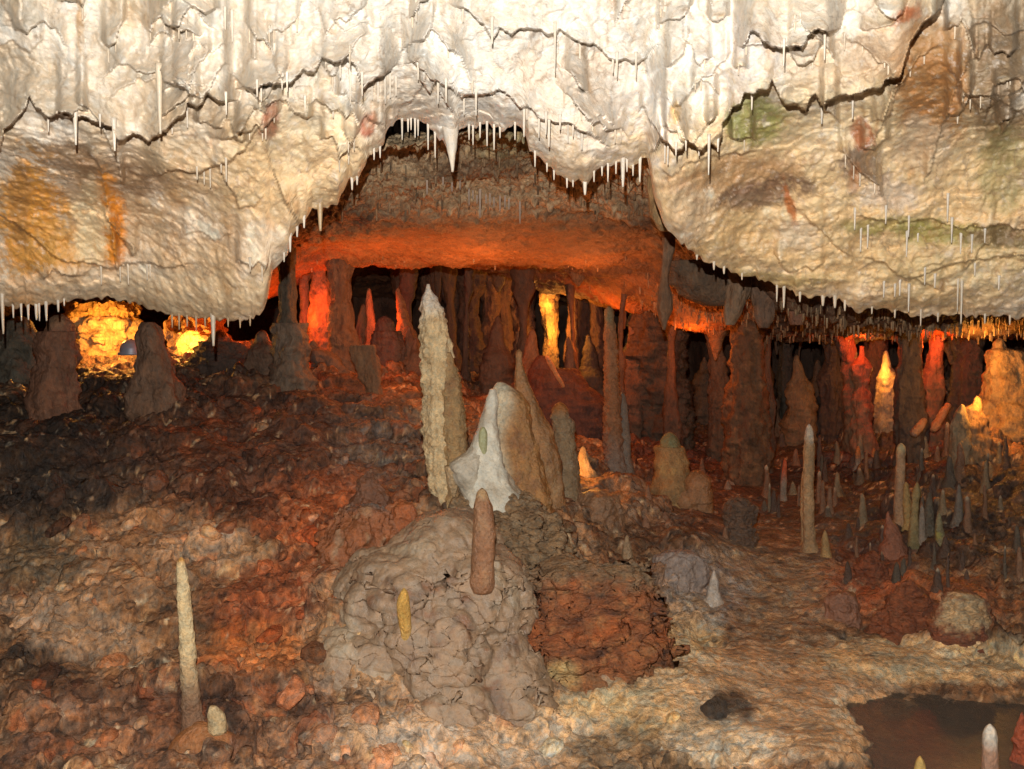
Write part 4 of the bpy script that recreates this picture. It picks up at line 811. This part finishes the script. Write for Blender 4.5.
def tufa_col(P, c):
    x, y = PX(P); n = fbm(P * [1, 1, 3.5], 3, 4, .6, 3.); m = fbm(P, 8, 4, .65, 9.)
    c = mixc(c, [.10, .045, .03], sstep(.05, .35, n)); c = mixc(c, [.40, .12, .04], sstep(.1, .4, -n + m * .5) * .8)
    c = mixc(c, [.26, .19, .13], sstep(600, 572, y + m * 30) * .85)
    c = mixc(c, [.66, .52, .28], blob(x, y, 560, 678, 22, 16, 0, .4, m * .9) * .9)
    return mixc(c, [.38, .22, .12], sstep(655, 690, y + m * 25) * .5)
mound(590, 560, 694, 172, None, 'large rusty red layered block with a pale stained hole near its base', [.34, .13, .06], [.46, .22, .10], M_TUFA, 'tufa_block', 'flowstone', ky=.42, seedv=6., top=.82, nsc=6.5, rough=.34, step=.06, nod=.3, colf=tufa_col, prof=[(0, .05), (.02, .5), (.05, .74), (.12, .86), (.4, .95), (.8, 1.0), (1, .98)])
def casc_col(P, c):
    x, y = PX(P); m = fbm(P * [1, 1, .2], 12, 3); return mixc(mixc(c, [.14, .11, .10], sstep(515, 503, y + m * 10)), [.42, .30, .2], sstep(.15, .4, m) * .5)
mound(362, 500, 566, 88, None, 'orange fluted cascade with a dark smooth brim on the slope left of centre', [.30, .115, .05], [.30, .13, .07], M_WET, 'flowstone_cascade', 'flowstone', ky=.6, seedv=9., flute=.45, nsc=6, rough=.25, colf=casc_col, prof=[(0,.05),(.04,.3),(.12,.55),(.3,.8),(.6,.95),(1,1.1)])
mound(368, 470, 520, 56, None, 'reddish lumpy rock above the orange cascade', [.21, .10, .06], [.2, .13, .1], M_WET, 'rock', 'rock', seedv=12., nod=.15, prof=[(0,.08),(.1,.25),(.3,.5),(.6,.8),(1,1)])
mound(404, 500, 548, 30, None, 'small bright orange fluted lobe beside the cascade', [.36, .12, .045], None, M_WET, 'flowstone_lobe', 'flowstone', seedv=13., flute=.3)
def shell_col(P, c):
    x, y = PX(P); m = fbm(P, 14, 4, .65, 4.); return mixc(c, [.62, .48, .33], np.maximum(blob(x, y, 965, 615, 26, 20, 0, .4, m * .9), 0) * .9)
mound(962, 590, 650, 62, None, 'round white crusted brown formation above the pale ground', [.22, .08, .05], [.30, .12, .06], M_TUFA, 'flowstone_dome', 'flowstone', seedv=16., nod=.25, colf=shell_col, ky=.6)
mound(905, 580, 646, 90, None, 'rusty brown lumpy rock left of the white crusted dome', [.26, .09, .045], [.16, .08, .05], M_TUFA, 'rock', 'rock', seedv=18., nod=.25, ky=.6, prof=[(0,.08),(.08,.3),(.3,.6),(.6,.9),(1,1)])
mound(842, 590, 625, 38, None, 'round brown boulder at the right edge of the path', [.24, .12, .08], [.3, .2, .14], M_WET, 'boulder', 'boulder', seedv=19., rough=.15)
mound(872, 552, 592, 46, None, 'rust brown rock on the bank behind the round boulder', [.25, .085, .045], [.3, .14, .08], M_TUFA, 'rock', 'rock', seedv=22., nod=.2, prof=[(0,.1),(.1,.35),(.4,.7),(1,1)])
mound(680, 548, 592, 56, None, 'grey smooth draped flowstone beside the rusty block', [.30, .25, .24], [.36, .31, .29], M_WET, 'flowstone_drape', 'flowstone', seedv=24., flute=.25, rough=.1, ky=.6)
mound(1022, 712, 790, 30, 4.1, 'dark red rock at the pool edge in the corner', [.30, .07, .03], [.2, .07, .04], M_WET, 'rock', 'rock', seedv=26., nod=.2, prof=[(0,.1),(.2,.5),(.5,.8),(1,1)])
mound(595, 488, 522, 60, None, 'low tan mud mound behind the crest right of the stump', [.30, .18, .11], None, M_WET, 'mud_mound', 'mound', seedv=28., rough=.1)
mound(738, 497, 548, 36, None, 'dark rounded rock at the far left of the path', [.15, .10, .08], None, M_TUFA, 'rock', 'rock', seedv=29., nod=.2)
# niche backs that the lamps light
mound(105, 296, 352, 78, 9.8, 'rock wall of the niche glowing yellow on the left', [.5, .36, .2], [.4, .26, .14], M_FAR, 'niche_rock', 'rock', seedv=31., nod=.2, prof=[(0,.9),(.3,1),(1,1)])
mound(196, 312, 372, 56, 9.4, 'craggy rock glowing orange in the small left niche', [.42, .26, .15], [.2, .1, .07], M_FAR, 'niche_rock', 'rock', seedv=33., nod=.3, prof=[(0,.9),(.3,1),(1,1)])
mound(994, 424, 462, 70, None, 'crumbly orange lit rubble heap below the glowing pillar', [.36, .2, .11], [.2, .12, .08], M_TUFA, 'rubble_heap', 'rock', seedv=34., nod=.4, prof=[(0,.08),(.12,.3),(.4,.6),(1,1)])
# rubble on the slope
labs = 0
for i in range(900):
    if labs >= 150: break
    px = random.uniform(2, 1000) if i % 3 == 0 else random.uniform(2, 420); py = random.uniform(395, 765)
    if (160 < px < 240 and py > 540) or (380 < px < 700 and 470 < py < 700) or (px > 690 and py < 560) or (px > 830 and py > 640): continue
    d = hit(px, py); w_ = random.choice([random.uniform(7, 16), random.uniform(10, 34)]) * (4.8 / d); SEED[0] += 3
    c0 = W(px, py, d); r = w_ / 2 * d / F
    th = np.linspace(0, 2 * math.pi, 32, endpoint=False); ph = np.linspace(.02, math.pi - .02, 22)
    dr = np.stack([np.sin(ph)[:, None] * np.cos(th)[None], np.sin(ph)[:, None] * np.sin(th)[None], np.cos(ph)[:, None] + 0 * th[None]], -1)
    a = random.uniform(0, 3); s3 = np.array([random.uniform(.9, 1.3), random.uniform(.8, 1.1), random.uniform(.6, .95)])
    rad_ = np.ones(dr.shape[:2])
    for kk in range(9):
        nn = RNG.normal(size=3); nn /= np.linalg.norm(nn); rad_ = np.minimum(rad_, RNG.uniform(.62, .9) / np.maximum(dr @ nn, .05))
    tl = random.uniform(-.4, .4); R3 = np.array([[math.cos(a), -math.sin(a), 0], [math.sin(a), math.cos(a), .3], [tl, -.3, 1]])
    P = c0 + ((dr * rad_[..., None] * s3) @ R3.T) * r * (1 + .22 * fbm(dr, 2.2, 4, .6, SEED[0]))[..., None]
    jx, jy = PX(c0[None]); base_ = C_FLOOR(c0[0], c0[1]) * random.uniform(.7, 1.5)
    o = closed('stone', P[::-1], paint(P[::-1], np.linspace(0, 1, 22), base_ * random.choice([np.array([1, 1, 1]), np.array([1.15, .85, .7]), np.array([1, 1.05, 1.1])]), seed=SEED[0]), M_FLOOR, c0)
    tagp(o, 'broken stone half buried in the wet brown rubble of the cave floor', 'stone', 'stones in the rubble'); labs += 1
# lamp housing visible in the glowing niche
def lamp_housing():
    d = 8.7; c = W(131, 351, d); t = empty('floodlight', c); tagp(t, 'grey domed lamp housing lying in the glowing niche', 'lamp')
    m = bpy.data.materials.new('grey_metal'); m.use_nodes = True; b = m.node_tree.nodes['Principled BSDF']; b.inputs['Base Color'].default_value = (.30, .32, .36, 1); b.inputs['Metallic'].default_value = .3; b.inputs['Roughness'].default_value = .45
    P, tt_, th = px_body([(131,339,2),(131,340,10),(131,343,17),(131,348,21),(131,352,22),(131,353,22)], d, seg=32, rings=24, rough=0)
    closed('dome', P, P * 0 + .3, m, P[-1].mean(0), t)
    P, tt_, th = px_body([(131,352,25),(131,354,25),(131,355,24)], d, seg=32, rings=8, rough=0)
    closed('rim', P, P * 0 + .3, m, P[-1].mean(0), t)
lamp_housing()

# ================================================================== CAMERA, LIGHT
cam = bpy.data.cameras.new('camera'); co = bpy.data.objects.new('camera', cam); COL.objects.link(co); S.camera = co
co.location = (0, 0, CAMZ); co.rotation_euler = (math.pi / 2 - PIT, 0, 0); cam.sensor_width = 36; cam.lens = 36 * F / 1024; cam.clip_start = .05; cam.clip_end = 200
w = bpy.data.worlds.new('World'); S.world = w; w.use_nodes = True; w.node_tree.nodes['Background'].inputs[0].default_value = (.9, .6, .45, 1); w.node_tree.nodes['Background'].inputs[1].default_value = .004
def lamp(loc, power, col=(1, .26, .035), r=.04, name='cave_lamp'):
    l = bpy.data.lights.new(name, 'POINT'); l.energy = power * (1.45 if name == 'cave_lamp' else 1); l.color = col; l.shadow_soft_size = r; o = bpy.data.objects.new(name, l); COL.objects.link(o); o.location = loc; return o
# the photographer's flash
lamp((-.04, .02, CAMZ + .25), 850, (1, .975, .94), .012, 'camera_flash')
ORG = (1, .20, .02); YEL = (1, .42, .07); RED = (1, .10, .012)
def pl(px, py, d, p, c=ORG, r=.05): lamp(W(px, py, d), p, c, r)
pl(110, 326, 9.2, 24, YEL, .03); pl(190, 342, 9.1, 8, YEL, .03); pl(250, 318, 8.9, 6, RED); pl(303, 316, 8.95, 8, RED); pl(384, 318, 9.95, 5, RED); pl(330, 300, 9.0, 3, RED)
pl(556, 332, 11.95, 9, YEL, .03); pl(545, 305, 12.0, 4, YEL, .03); pl(480, 306, 8.2, 11, (1,.32,.085), .15); pl(370, 306, 8.2, 8, (1,.29,.07), .15); pl(590, 310, 8.6, 8, (1,.32,.085), .15); pl(600, 330, 10.2, 7, ORG); pl(690, 345, 9.3, 5, ORG); pl(640, 350, 10.9, 3, RED)
pl(576, 458, hit(584, 472) - .22, 2.5, YEL, .02); pl(983, 395, 7.75, 6, YEL, .03); pl(978, 352, 8.0, 6, YEL, .03); pl(880, 370, 9.75, 4, YEL, .03); pl(858, 342, 9.3, 4, RED, .03); pl(927, 345, 8.8, 4, RED, .03); pl(950, 335, 8.8, 2, RED, .03)
S.view_settings.view_transform = 'Standard'; S.view_settings.look = 'None'; S.view_settings.gamma = 1; S.view_settings.exposure = .3
S.cycles.use_denoising = True; S.cycles.denoising_prefilter = 'NONE'; S.cycles.max_bounces = 3; S.cycles.diffuse_bounces = 2; S.cycles.glossy_bounces = 2; S.cycles.sample_clamp_indirect = 4
